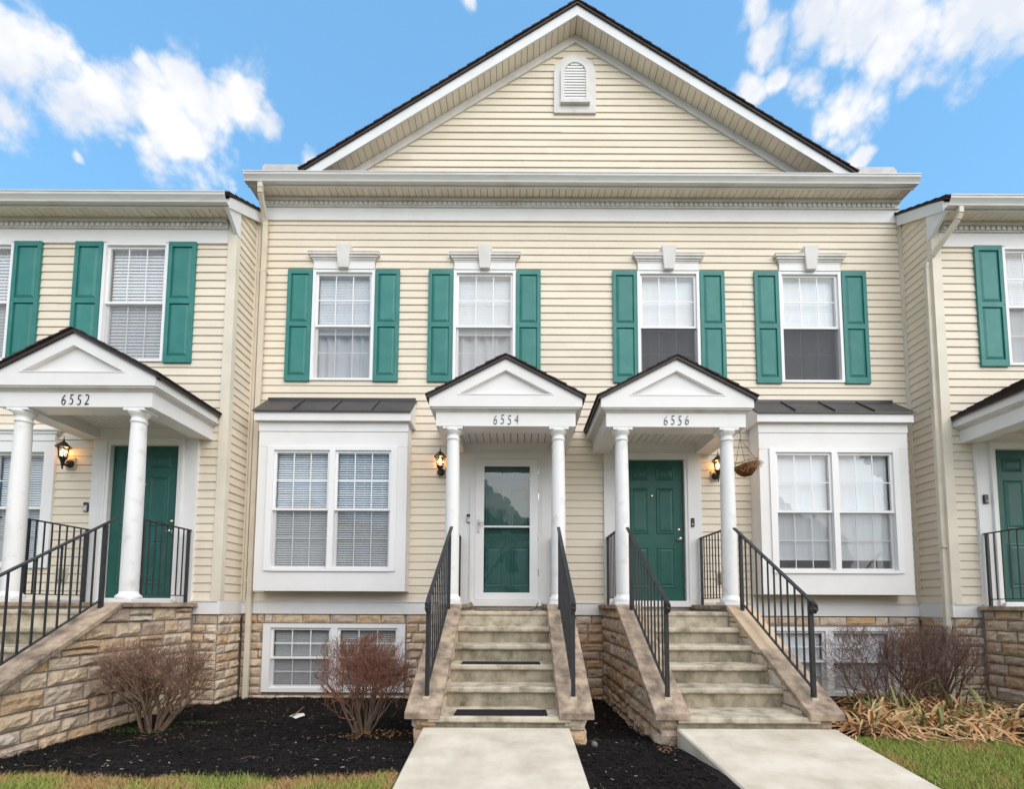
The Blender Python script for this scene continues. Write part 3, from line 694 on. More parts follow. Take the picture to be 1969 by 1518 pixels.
def eave(house, x0, x1, Y, zs, gut=True, cap_left=True, x0g=None, x1g=None, dent_x=None):
    """frieze, dentil band, soffit boards, fascia, gutter. zs = soffit height, x0..x1 wall extent; overhang .27"""
    x0g = x0 if x0g is None else x0g; x1g = x1 if x1g is None else x1g
    fr = MB().box(x0, x1, Y - .03, Y, zs - .335, zs - .132).box(x0, x1, Y - .036, Y, zs - .345, zs - .335).build('frieze_board', 'white', house)
    co = MB().box(x0, x1, Y - .05, Y, zs - .132, zs - .004).box(x0, x1, Y - .095, Y - .05, zs - .05, zs - .004).box(x0, x1, Y - .058, Y - .05, zs - .132, zs - .118)
    x = x0 + .02
    while x < x1 - .06: co.box(x, x + .052, Y - .069, Y - .05, zs - .112, zs - .056); x += .078
    co.build('dentil_cornice', 'cornice', house)
    s = MB().box(x0g + .005, x1g - .005, Y - .265, Y, zs + .012, zs + .03).build('soffit', 'interior', house)
    x = x0g; k = 0
    while x < x1g - .02:
        e = min(x + .102, x1g); MB().box(x + .004, e - .004, Y - .262, Y - .006, zs - .001 * (k % 2), zs + .012).build('soffit_board', 'soffit', s); x += .102; k += 1
    box('fascia', 'rake_white' if not gut else 'gutter', house, x0g - .005, x1g + .005, Y - .285, Y - .266, zs - .02, zs + .12)
    yg = Y - .287                                      # K-style gutter profile
    prof = [(yg, zs + .005), (yg - .072, zs + .005), (yg - .080, zs + .03), (yg - .098, zs + .055), (yg - .118, zs + .078), (yg - .122, zs + .108), (yg - .130, zs + .110), (yg - .130, zs + .122), (yg - .118, zs + .122), (yg - .112, zs + .08), (yg - .07, zs + .012), (yg, zs + .012)]
    MB().prism(prof, 'x', x0g - .02, x1g + .02).build('gutter', 'gutter', house)
def shingles(house, A, B, up_vec, n, thick=.03, name='shingle_course', mname='shingle', wob=0.0, parent=None):
    """A,B lower edge ends; up_vec full slope vector; n courses overlapping"""
    A, B, U = Vector(A), Vector(B), Vector(up_vec); nrm = (B - A).cross(U).normalized()
    if nrm.z < 0: nrm = -nrm
    st = U / n; e = (B - A).normalized()
    for i in range(n):
        a0 = A + st * i - e * rnd.uniform(0, wob); b0 = B + st * i + e * rnd.uniform(0, wob); up = st * 1.25 if i < n - 1 else st
        lo, hi = thick * .75, thick * .25
        vs = [a0, b0, b0 + up, a0 + up, a0 + nrm * lo, b0 + nrm * lo, b0 + up + nrm * hi, a0 + up + nrm * hi]
        MB().add(vs, [(0, 3, 2, 1), (4, 5, 6, 7), (0, 1, 5, 4), (1, 2, 6, 5), (2, 3, 7, 6), (3, 0, 4, 7)]).build(name, mname, parent or house)

BAYS = [(-2.697, 4.204, 1.704), (4.663, 4.216, 1.685)]
UPW = [-2.72, -.51, 2.372, 4.595]
WZ0, WZ1, WW, SHW = 4.978, 6.776, .975, .385
XL, XR = -4.105, 6.06
house = thing('townhouse', 'middle cream clapboard townhouse pair with tall front gable, between the two lower houses', 'house', (.98, .5, .1))
upper_holes = [(x - WW / 2 + .03, x + WW / 2 - .03, WZ0 + .03, WZ1 - .03) for x in UPW]
bay_holes = [(x - 1.0, x + 1.0, 1.80, 4.10) for x, a, b in BAYS]
door_holes = [(-.14 - .50, -.14 + .50, 1.5, 3.78), (2.07 - .5, 2.07 + .5, 1.5, 3.78)]
wall = sheet('wall', 'siding', house, XL, XR, SK0, 8.3, 0, .15, upper_holes + bay_holes + door_holes)
sid_holes = [(a - .03 + .02, b + .03 - .02, c - .02, d + .02) for a, b, c, d in upper_holes] + [(x - WW / 2 - SHW * 0, x + WW / 2, WZ1, WZ1 + .10) for x in UPW] + \
            [(x - 1.07, x + 1.07, 1.72, 4.25) for x, a, b in BAYS] + [(cx - .735, cx + .735, 1.5, 3.98) for cx in (-.14, 2.07)]
nb = siding(wall, (0, 0, 0), (1, 0, 0), (0, -1, 0), XL + .06, XR - .03, SK1, 7.61, sid_holes)
skirt(house, XL, XR, 0)
BW = [(-3.764, -1.649, .215, 1.222), (3.62, 5.722, .19, 1.207)]
foundation(house, XL, XR, 0, BW, 21)
box('starter_strip', 'siding_trim', house, XL + .05, XR - .03, -.02, 0, SK1, SK1 + .012)
box('corner_trim', 'siding_trim', house, XL, XL + .055, -.036, 0, SK1, 7.62); box('corner_trim', 'siding_trim', house, XR - .035, XR, -.036, 0, SK1, 7.62)
eave(house, XL + .02, XR - .01, 0, 7.943, x0g=XL - .04, x1g=XR + .03)
# gable
GX, GA, GS = .93, 10.826, .668                       # centre, soffit apex height, slope
sheetz = MB().prism([(GX - 3.9, 8.0), (GX + 3.9, 8.0), (GX + 3.9, 8.22), (GX, GA + .0), (GX - 3.9, 8.22)], 'y', .001, .15).build('gable_wall', 'siding', house)
VX0, VX1, VZ0, VZ1 = .581, 1.255, 9.432, 10.437
siding(sheetz, (0, .001, 0), (1, 0, 0), (0, -1, 0), GX - 3.9, GX + 3.9, 8.05, 10.70, [(VX0 + .02, VX1 - .02, VZ0 + .03, VZ1 - .06)], gable=(GX, GS, GA - .10))
RY = -.295                                            # rake front plane
for sg in (-1, 1):
    def gp(dx, dz): return (GX + sg * dx, GA + dz - GS * dx)
    L0 = 4.15
    t = MB().prism([gp(0, -.0), gp(L0, 0), gp(L0, -.14), gp(0, -.14)], 'y', -.04, 0).build('rake_frieze', 'cornice', house)
    ra = MB().prism([gp(0, .165), gp(L0 + .1, .165), gp(L0 + .1, -.005), gp(0, -.005)], 'y', RY, RY + .025).build('rake_board', 'rake_white', house)
    so_ = MB().prism([gp(0, .06), gp(L0, .06), gp(L0, .02), gp(0, .02)], 'y', RY + .03, .0).build('rake_soffit', 'interior', house)
    x = .0
    while x < L0:
        e = min(L0, x + .098); MB().prism([gp(x + .004, .02), gp(e - .004, .02), gp(e - .004, .004), gp(x + .004, .004)], 'y', RY + .026, -.001).build('soffit_board', 'soffit', so_); x += .098
    MB().prism([gp(0, .20), gp(L0 + .13, .20), gp(L0 + .13, .166), gp(0, .166)], 'y', RY - .03, 6.0).build('roof_deck', 'drip_edge', house)
    n = 30; a = gp(L0 + .14, .205); U = (-sg * (L0 + .14), 0, GS * (L0 + .14))
    rf = MB().prism([gp(0, .2005), gp(L0 + .1, .2005), gp(L0 + .1, .2), gp(0, .2)], 'y', RY, 5.9).build('roof', 'shingle', house)
    shingles(house, (a[0], RY - .045, a[1]), (a[0], 6.0, a[1]), U, n, .034, parent=rf, wob=.006)
MB().box(XL, XR, .16, 6.0, 7.96, 8.06).build('roof_flat', 'shingle', house)
pb = MB().prism([(-.40, 8.035), (0.0, 8.16), (0.0, 8.10), (-.40, 8.02)], 'x', XL + .3, XR - .3).build('pent_roof', 'shingle', house)
for (a, b) in ((-3.93, -3.33), (5.20, 5.83)):
    MB().prism([(a, 8.045), (b, 8.045), (b, 8.23), (b - .05, 8.275), (a + .03, 8.275), (a, 8.24)], 'y', -.30, -.02).build('return_cap', 'flashing', house)
# arched louvre vent
vc = (VX0 + VX1) / 2; vr = (VX1 - VX0) / 2
def arch(x, r_, zb, zt, n=20): return [(x - r_, zb), (x + r_, zb)] + [(x + r_ * math.cos(math.pi * i / n), zt - r_ + r_ * math.sin(math.pi * i / n)) for i in range(n + 1)]
def arch_ring(mb, x, r0, r1, zb0, zb1, zt0, zt1, yf, yb):
    A, B = arch(x, r0, zb0, zt0), arch(x, r1, zb1, zt1); n = len(A)
    vs = [(p[0], yf, p[1]) for p in A] + [(p[0], yf, p[1]) for p in B] + [(p[0], yb, p[1]) for p in A] + [(p[0], yb, p[1]) for p in B]; fs = []
    for i in range(n):
        j = (i + 1) % n; fs += [(i, j, n + j, n + i), (2 * n + i, i, n * 0 + i, 2 * n + i)[:0] or (i, 2 * n + i, 2 * n + j, j), (n + i, n + j, 3 * n + j, 3 * n + i)]
    mb.add(vs, fs)
v = MB(); arch_ring(v, vc, vr, vr - .115, VZ0, VZ0 + .15, VZ1, VZ1 - .115, -.05, .0); vent = v.build('gable_vent', 'cornice', house); vent['label'] = 'white arched louvred vent'
v = MB(); arch_ring(v, vc, vr - .105, vr - .165, VZ0 + .14, VZ0 + .20, VZ1 - .105, VZ1 - .165, -.085, .0); v.build('vent_frame', 'cornice', vent)
box('vent_sill', 'cornice', vent, vc - vr + .10, vc + vr - .10, -.105, -.02, VZ0 + .125, VZ0 + .18)
zz = VZ0 + .22
while zz < VZ1 - .19:
    ri = vr - .165; zc = VZ1 - .165 - ri; hw = ri if zz < zc else math.sqrt(max(ri * ri - (zz + .02 - zc) ** 2, .0004))
    MB().prism([(-.072, zz), (-.072, zz + .030), (-.03, zz + .056), (-.03, zz + .02)], 'x', vc - hw, vc + hw).build('louvre_slat', 'white', vent); zz += .0485
box('vent_back', 'interior', vent, vc - vr + .17, vc + vr - .17, -.019, -.003, VZ0 + .2, VZ1 - .3)
# upper windows and shutters
for i, x in enumerate(UPW):
    if i < 2: ins = [('blind', (WZ0 + WZ1) / 2 - .1, WZ1 - .05, .026, 74), ('curtain', WZ0, WZ1 - .2, 'curtain', .03, 5, i)]; sc = 'screen_light'; lo = (3, 2)
    else: ins = [('blind', (WZ0 + WZ1) / 2 - .02, WZ1 - .05, .026, 80), ('curtain', WZ0, WZ1 - .9, 'blind_grey', .03, 3, i)]; sc = 'screen_dark'; lo = (3, 2)
    wdw = flat_window(house, x, WW, WZ0, WZ1, 0, inside=ins, screen=sc, lo=lo)
    window_head(house, x, WW, WZ1, 0)
    for sg in (-1, 1):
        a, b = x + sg * (WW / 2 + .006), x + sg * (WW / 2 + .006 + SHW); shutter(house, min(a, b), max(a, b), WZ0 - .02, WZ1 - .005, 0)
# bays
def bay(xc, zt, zb, k):
    Y = -.30; hw = 1.09; x0, x1 = xc - hw, xc + hw
    hole = (xc - .915, xc + .915, 2.03, 3.80)
    b = sheet('bay_window', 'white', house, x0, x1, zb, zt, Y, Y + .03, [hole]); b['label'] = 'white box bay window with twin sashes and black metal roof'
    MB().box(x0 + .0005, x0 + .03, Y + .03, 0, zb, zt).box(x1 - .03, x1 - .0005, Y + .03, 0, zb, zt).box(x0 + .03, x1 - .03, Y + .03, 0, zb + .001, zb + .04).box(x0 + .03, x1 - .03, Y + .03, 0, zt - .03, zt).build('bay_side', 'white', b)
    MB().box(x0 - .012, x1 + .012, Y - .022, Y, zt - .145, zt).build('frieze_board', 'white', b); MB().box(x0 - .004, x1 + .004, Y - .012, Y, 3.83, zt - .145).build('header_board', 'white', b)
    MB().box(x0 - .004, xc - .93, Y - .010, Y, zb + .0, 3.829).box(xc + .93, x1 + .004, Y - .010, Y, zb, 3.829).box(xc - .93, xc + .93, Y - .0095, Y, zb, 2.005).build('panel_board', 'white', b)
    F = MB(); c = .045
    F.box(xc - .95, xc - .86, Y - .03, Y + .06, 1.995, 3.835).box(xc + .86, xc + .95, Y - .03, Y + .06, 1.995, 3.835).box(xc - .86, xc + .86, Y - .029, Y + .06, 3.775, 3.834).box(xc - .86, xc + .86, Y - .034, Y + .06, 1.99, 2.035).box(xc - .04, xc + .04, Y - .031, Y + .06, 2.035, 3.775)
    F.build('window_frame', 'vinyl_white', b)
    for s, (a, e) in enumerate(((xc - .86, xc - .04), (xc + .04, xc + .86))):
        if k == 0: ins = [('blind', 2.05, 3.77, .034, 46 if s else 54)]
        else: ins = [('blind', 2.20, 3.77, .03, 76)]
        double_hung(b, a, e, 2.035, 3.775, Y, inside=ins, zm=2.90, screen='screen_light')
    # metal roof: fascia, panels with standing seams
    yf = Y - .085; zr0, zr1 = zt + .135, 4.678
    MB().box(x0 - .055, x1 + .055, yf, yf + .02, zt - .005, zt + .128).box(x0 - .055, x0 - .035, yf + .02, 0, zt - .005, zt + .128).box(x1 + .035, x1 + .055, yf + .02, 0, zt - .005, zt + .128).box(x0 - .036, x1 + .036, yf + .02, 0, zt + .0, zt + .02).build('roof_fascia', 'white', b)
    for sx in (x0 - .05, x1 + .03):
        MB().prism([(yf + .02, zt + .128), (0, zt + .128), (0, zr1 - .03)], 'x', sx, sx + .02).build('roof_end', 'white', b)
    n = 4; X0, X1 = x0 - .07, x1 + .07
    for i in range(n):
        a, e = X0 + (X1 - X0) * i / n, X0 + (X1 - X0) * (i + 1) / n
        MB().prism([(yf - .03, zr0 - .018), (yf - .03, zr0), (0, zr1), (0, zr1 - .02)], 'x', a + .001, e - .001).build('roof_panel', 'metal_roof', b)
        if i: MB().prism([(yf - .028, zr0), (yf - .024, zr0 + .03), (0, zr1 + .02), (0, zr1)], 'x', a - .009, a + .009).build('standing_seam', 'metal_roof', b)
    box('wall_flashing', 'metal_roof', b, X0 + .02, X1 - .02, -.03, -.0, zr1 - .03, zr1 + .02)
for k, (x, zt, zb) in enumerate(BAYS): bay(x, zt, zb, k)
# basement windows
for k, (a, b, c, d) in enumerate(BW):
    Y = 0; F = MB(); m_ = (a + b) / 2
    F.box(a, a + .11, Y - .035, Y + .08, c, d).box(b - .11, b, Y - .035, Y + .08, c, d).box(a + .11, b - .11, Y - .034, Y + .08, d - .06, d).box(a + .11, b - .11, Y - .034, Y + .08, c, c + .06).box(m_ - .05, m_ + .05, Y - .033, Y + .08, c + .06, d - .06)
    wv = F.build('window', 'vinyl_white', house); wv['label'] = 'wide white basement window in the stone foundation'
    for (p, q) in ((a + .11, m_ - .05), (m_ + .05, b - .11)):
        double_hung(wv, p, q, c + .06, d - .06, Y, inside=[('blind', c + .07, d - .07, .03, 44 if k == 0 else 72, 'blind_grey' if k == 0 else 'blind')], screen='screen_light')
# entries
entry(house, -.14, 0, storm=True, doorbell=(-.712, 2.815, False, -.055), label='green panelled door behind the storm door')
entry(house, 2.07, 0, knob=1, doorbell=(2.655, 2.77, True, -.055), label='green six panel door with brass lock')
# shell
MB().box(XL, XL + .1, .15, 8, -.4, 8.0).box(XR - .1, XR, .15, 8, -.4, 8.0).box(XL + .1, XR - .1, 7.9, 8, -.4, 8.0).build('rear_walls', 'siding', house)
MB().box(XL + .1, XR - .1, .2, 7.9, 1.28, 1.36).box(XL + .1, XR - .1, .2, 7.9, 4.38, 4.5).box(XL + .1, XR - .1, .2, 7.9, -.3, -.2).box(.90, 1.0, .2, 7.9, -.2, 7.9).build('floors', 'interior', house)
MB().prism([(GX - 4.3, 8.0), (GX + 4.3, 8.0), (GX, 10.85)], 'y', 5.9, 6.0).build('rear_gable', 'siding', house)
# downspout on the left corner of the middle house
def downspout(hs, pts, w_=.075, d_=.055, label=None):
    mb = MB()
    for a, b in zip(pts, pts[1:]): mb.bar(a, b, w_, d_, (0, -1, 0) if abs(a[2] - b[2]) > .05 else (0, 0, 1))
    return mb.build('downspout', 'downspout', hs, bevel=.006)
dp = downspout(house, [(-3.93, -.325, 7.96), (-3.93, -.325, 7.86), (-3.933, -.31, 7.79), (-3.96, -.11, 7.56), (-3.965, -.08, 7.51), (-3.965, -.075, 7.44), (-3.965, -.075, .08)])
for z in (6.7, 1.85): box('strap', 'downspout', dp, -4.01, -3.92, -.106, -.02, z, z + .025)

def neighbour(name, label, sx, xc0, xc1, cx, upx, win_low, door_lbl, bell, seed):
    """sx=+1: its right side meets the middle house (left neighbour); sx=-1 mirrored. xc0<xc1 wall extents"""
    h = thing(name, label, 'house', ((xc0 + xc1) / 2, 0, .1)); Y = YF
    xcorner = xc1 if sx > 0 else xc0
    zs = 7.109
    uh = [(x - .475 + .03, x + .475 - .03, WZ0 + .03, WZ1 - .03) for x in upx]
    lw = [(a + .04, b - .04, c + .04, d - .04) for a, b, c, d in win_low]
    dh = [(cx - .5, cx + .5, 1.5, 3.78)]
    wl = sheet('wall', 'siding', h, xc0, xc1, SK0, 7.3, Y, Y + .15, uh + lw + dh)
    sh = [(a - .01, b + .01, c - .02, d + .04) for a, b, c, d in uh] + [(a - .02, b + .02, c, d + .1) for a, b, c, d in lw] + [(cx - .735, cx + .735, 1.5, 3.98)]
    pa, pb_ = (xc0, xc1 - .10) if sx > 0 else (xc0 + .10, xc1)
    siding(wl, (0, Y, 0), (1, 0, 0), (0, -1, 0), pa, pb_, SK1, zs - .34, sh)
    skirt(h, xc0, xc1, Y); foundation(h, xc0 + (.012 if sx < 0 else 0), xc1 - (.012 if sx > 0 else 0), Y, [], seed)
    # return wall
    cxn = (1, 0, 0) if sx > 0 else (-1, 0, 0)
    rw = box('return_wall', 'siding', h, xcorner - sx * .1, xcorner, Y + .151, 7.5, SK0 - .05, 7.3)
    siding(rw, (xcorner, 0, 0), (0, 1, 0), cxn, Y + .05, -.03, SK1, 7.62, [], seams=False, umin=lambda z: Y - .29 + (z - zs - .10) / .56)
    rs = box('return_skirt', 'white', h, xcorner, xcorner + sx * .03, Y - .03, -.032, SK0, SK1 - .004)
    fr_ = box('return_foundation', 'mortar', h, xcorner - sx * .1, xcorner - sx * .01, Y + .03, 7.4, -.4, SK0 - .052)
    ashlar(fr_, (xcorner - sx * .01, 0, 0), (0, 1, 0), cxn, Y, -.015, -.1, SK0 - .004, seed=seed + 1, rows=(.115, .15), top_row=.135, depth=.035, widths=(.18, .33), flip=sx < 0)
    ca_, cb_ = sorted((xcorner - sx * .06, xcorner - sx * .006)); box('corner_mortar', 'mortar', h, ca_, cb_, Y + .009, Y + .06, -.4, SK0 - .002)
    a, b = (xcorner - .10, xcorner + .032) if sx > 0 else (xcorner - .032, xcorner + .10)
    MB().box(a, b, Y - .034, Y + .055, SK1, zs).build('corner_post', 'siding_trim', h)
    box('corner_trim', 'siding_trim', h, xcorner, xcorner + sx * .034, -.065, -.0365, SK1, 7.62)
    ex = .02
    x0e, x1e = (xc0, xc1 - .105) if sx > 0 else (xc0 + .105, xc1)
    eave(h, x0e, x1e, Y, zs, x0g=xc0, x1g=xc1 + .036) if sx > 0 else eave(h, x0e, x1e, Y, zs, x0g=xc0 - .036, x1g=xc1)
    # rake board and sloped roof over the return
    sl = .56; xr = xcorner + sx * .045
    z_at = lambda y, z0: z0 + sl * (y - (Y - .29))
    yb = -.035
    MB().prism([(Y - .285, z_at(Y - .285, zs - .02)), (yb, z_at(yb, zs - .02)), (yb, z_at(yb, zs + .19)), (Y - .285, z_at(Y - .285, zs + .135))], 'x', xr, xr + sx * .022).build('rake_board', 'rake_white', h)
    MB().prism([(Y - .284, zs - .02), (Y - .284, zs + .07), (Y + .02, z_at(Y + .02, zs + .06)), (Y + .02, zs - .22), (Y - .03, zs - .22)], 'x', xr - sx * .001, xr - sx * .05).build('eave_end', 'rake_white', h)
    rd = MB().prism([(Y - .33, z_at(Y - .33, zs + .15)), (4.0, z_at(4.0, zs + .15)), (4.0, z_at(4.0, zs + .185)), (Y - .33, z_at(Y - .33, zs + .175))], 'x', (xc0 if sx > 0 else xc1), xr + sx * .035).build('roof', 'drip_edge', h)
    A = ((xc0 if sx > 0 else xr + sx * .045), Y - .345, z_at(Y - .345, zs + .175)); B = ((xr + sx * .045 if sx > 0 else xc1), A[1], A[2])
    shingles(h, A, B, (0, 4.3, 4.3 * sl), 30, .035, parent=rd)
    for x in upx:
        flat_window(h, x, .95, WZ0, WZ1, Y, up=(3, 2) if sx < 0 else (3, 1), lo=(3, 2) if sx < 0 else (3, 1), inside=[('blind', WZ0 + .03, WZ1 - .05, .05 if sx > 0 else .03, 76 if sx > 0 else 78)], screen='screen_light')
        for sg in (-1, 1):
            p, q = x + sg * .481, x + sg * (.481 + .40); shutter(h, min(p, q), max(p, q), WZ0 - .02, WZ1 - .0, Y)
    for (a, b, c, d) in win_low:
        F = MB(); m_ = (a + b) / 2
        F.box(a, a + .15, Y - .05, Y + .08, c, d).box(b - .15, b, Y - .05, Y + .08, c, d).box(a + .15, b - .15, Y - .049, Y + .08, d - .16, d).box(a + .15, b - .15, Y - .05, Y + .08, c, c + .06).box(m_ - .05, m_ + .05, Y - .04, Y + .08, c + .06, d - .16)
        for dx, y, e, f_ in ((.0, .06, 0, .10), (.03, .075, .10, .14), (.06, .10, .14, .17)): F.box(a - dx, b + dx, Y - y, Y, d + e, d + f_)
        wv = F.build('window', 'vinyl_white', h)
        for (p, q) in ((a + .15, m_ - .05), (m_ + .05, b - .15)): double_hung(wv, p, q, c + .06, d - .16, Y, inside=[('blind', c + .07, d - .17, .034, 60)], screen='screen_light')
    entry(h, cx, Y, knob=1, doorbell=bell, label=door_lbl)
    MB().box(xc0, xc1, 7.4, 7.5, -.4, 7.3).box(xc0 if sx > 0 else xc1 - .1, xc0 + .1 if sx > 0 else xc1, Y + .15, 7.4, -.4, 7.3).build('rear_walls', 'siding', h)
    MB().box(xc0 + .1, xc1 - .1, Y + .2, 7.3, 4.38, 4.5).box(xc0 + .1, xc1 - .1, Y + .2, 7.3, 1.28, 1.36).build('floors', 'interior', h)
    MB().prism([(4.0, 7.3), (7.5, 7.3), (7.5, 7.4), (4.0, z_at(4.0, zs + .17))], 'x', xc0, xc1).build('rear_roof', 'shingle', h)
    return h
hl = neighbour('townhouse', 'left cream townhouse with green shutters and portico numbered 6552', 1, -9.9, -4.12, -5.22, [-5.55, -7.80], [(-8.35, -6.50, 2.0, 3.80)], 'green six panel door half hidden by a column', (-6.03, 2.86, False, YF - .02), 41)
hr = neighbour('townhouse', 'right cream townhouse cut off by the picture edge, with downspout on its corner', -1, 6.07, 11.6, 7.2, [7.53, 9.8], [(8.6, 10.4, 2.0, 3.8)], 'green six panel door at the picture edge', (6.555, 3.02, True, YF - .055), 51)
dp = downspout(hr, [(6.20, -.875, 7.12), (6.20, -.875, 7.02), (6.185, -.845, 6.95), (6.04, -.575, 6.62), (6.018, -.52, 6.56), (6.015, -.51, 6.48), (6.015, -.51, .1)], .07, .06)
box('strap', 'downspout', dp, 5.975, 6.06, -.56, -.45, 2.35, 2.37)

# ------------------------------------------------------------------ porticos

def digits(parent, text, cx, y, z0, h, ls):
    for i, ch in enumerate(text):
        cu = bpy.data.curves.new('digit', 'FONT'); cu.body = ch; cu.size = h / .70; cu.extrude = .004; cu.offset = -.0045; cu.shear = .1; cu.align_x = 'CENTER'; cu.resolution_u = 4
        o = bpy.data.objects.new('digit_tmp', cu); COL.objects.link(o)
        dg = bpy.context.evaluated_depsgraph_get(); me = bpy.data.meshes.new_from_object(o.evaluated_get(dg)); bpy.data.objects.remove(o)
        q = link('house_number_digit', me, 'plastic_black', parent)
        sc_ = Matrix.Diagonal((.66, 1, 1, 1))
        q.matrix_basis = Matrix.Translation((cx + (i - (len(text) - 1) / 2) * ls, y, z0 + (.006 if i % 2 else 0))) @ Matrix.Rotation(R(90), 4, 'X') @ sc_
def portico(cx, Yw, label, number=None):
    t = thing('entry_portico', label, 'portico', (cx, Yw - 1.05, 1.52)); G = 'white entry porticos'; t['group'] = G
    yf = Yw - 1.15
    e = MB().box(cx - .906, cx + .906, yf, yf + .25, 3.83, 4.013).build('front_beam', 'white', t)
    if number: digits(e, number, cx + (0 if number != '6552' else -.0), yf - .005, 3.850, .132, .092)
    for sg in (-1, 1): MB().box(cx + sg * .656, cx + sg * .906, yf + .25, Yw, 3.831, 4.012).build('side_beam', 'white', t)
    c = MB().box(cx - .656, cx + .656, yf + .25, Yw - .06, 3.995, 4.02).build('porch_ceiling', 'interior', t)
    x = cx - .655
    while x < cx + .65: MB().box(x + .005, x + .0965, yf + .252, Yw - .06, 3.985, 3.995).build('ceiling_board', 'white', c); x += .1015
    cr_ = MB()
    for o, a, b in ((.012, 4.013, 4.028), (.03, 4.028, 4.043), (.055, 4.043, 4.062)): cr_.box(cx - .906 - o, cx + .906 + o, yf - o, Yw, a, b)
    cr_.build('crown_moulding', 'cornice', t)
    # fascia all round
    f = yf - .07; hw = .985
    MB().box(cx - hw, cx + hw, f, f + .03, 4.062, 4.15).build('front_fascia', 'white', t)
    for sg in (-1, 1): MB().box(cx + sg * (hw - .03), cx + sg * hw, f + .03, Yw, 4.0625, 4.19).build('side_fascia', 'white', t)
    # pediment with recessed tympanum
    sl = .534; ax = 4.70; o3 = [(cx - hw, 4.15), (cx + hw, 4.15), (cx + hw, ax - sl * hw), (cx, ax), (cx - hw, ax - sl * hw)]
    i3 = [(cx - .60, 4.232), (cx + .60, 4.232), (cx, 4.232 + .60 * .53)]
    pd = MB(); yb = f + .055
    A = [(cx - hw, 4.15), (cx + hw, 4.15), (cx + hw, ax - sl * hw), (cx, ax), (cx - hw, ax - sl * hw)]
    vs = [(p[0], f, p[1]) for p in A] + [(p[0], f, p[1]) for p in i3] + [(p[0], yb, p[1]) for p in i3] + [(p[0], f + .08, p[1]) for p in A]
    pd.add(vs, [(0, 1, 6, 5), (1, 2, 6), (2, 3, 7, 6), (3, 4, 5, 7), (4, 0, 5), (5, 6, 9, 8), (6, 7, 10, 9), (7, 5, 8, 10), (11, 15, 14, 13, 12), (0, 4, 15, 11), (4, 3, 14, 15), (3, 2, 13, 14), (2, 1, 12, 13), (1, 0, 11, 12)])
    pd.build('pediment', 'white', t); MB().quad(*[(p[0], yb - .001, p[1]) for p in (i3[0], i3[1], i3[2], i3[2])][:4]).build('tympanum', 'white', t) if False else MB().add([(p[0], yb - .0005, p[1]) for p in i3], [(0, 1, 2)]).build('tympanum', 'white', t)
    MB().box(cx - .62, cx + .62, f - .006, f, 4.218, 4.230).build('tympanum_sill', 'white', t)
    for sg in (-1, 1):
        P_ = lambda dx, dz: (cx + sg * dx, ax + dz - sl * dx)
        d = MB().prism([P_(0, .0), P_(1.02, .0), P_(1.02, .042), P_(0, .042)], 'y', f - .03, Yw).build('roof', 'drip_edge', t)
        a = P_(1.03, .044); shingles(t, (a[0], f - .042, a[1]), (a[0], Yw, a[1]), (-sg * 1.03, 0, sl * 1.03), 8, .03, parent=d, wob=.012)
    # columns
    for sg in (-1, 1):
        x, y = cx + sg * .69, Yw - 1.05
        prof = [(.088, .10), (.094, .13), (.094, .2), (.0935, .8), (.090, 1.4), (.083, 1.95), (.0785, 2.13), (.0785, 2.145), (.088, 2.15), (.088, 2.17), (.0785, 2.175), (.0785, 2.215), (.085, 2.222), (.098, 2.24), (.112, 2.262), (.116, 2.275)]
        col = MB().lathe((x, y, 1.52), prof, 28).build('column', 'column_white', t, True)
        MB().lathe((x, y, 1.52), [(.125, .04), (.130, .055), (.128, .08), (.112, .095), (.098, .105), (.094, .13)], 28).build('column_base', 'column_white', col, True)
        box('plinth', 'column_white', col, x - .132, x + .132, y - .132, y + .132, 1.52, 1.562, bevel=.004)
        box('capital', 'column_white', col, x - .128, x + .128, y - .098, y + .128, 3.795, 3.83, bevel=.004)
    return t
portico(-5.22, YF, 'white gabled portico numbered 6552, leftmost, on the left house', '6552')
portico(-.14, 0, 'white gabled portico numbered 6554, over the glass storm door', '6554')
portico(2.07, 0, 'white gabled portico numbered 6556, with a hanging basket beside its column', '6556')
portico(7.2, YF, 'white portico cut off by the right picture edge')

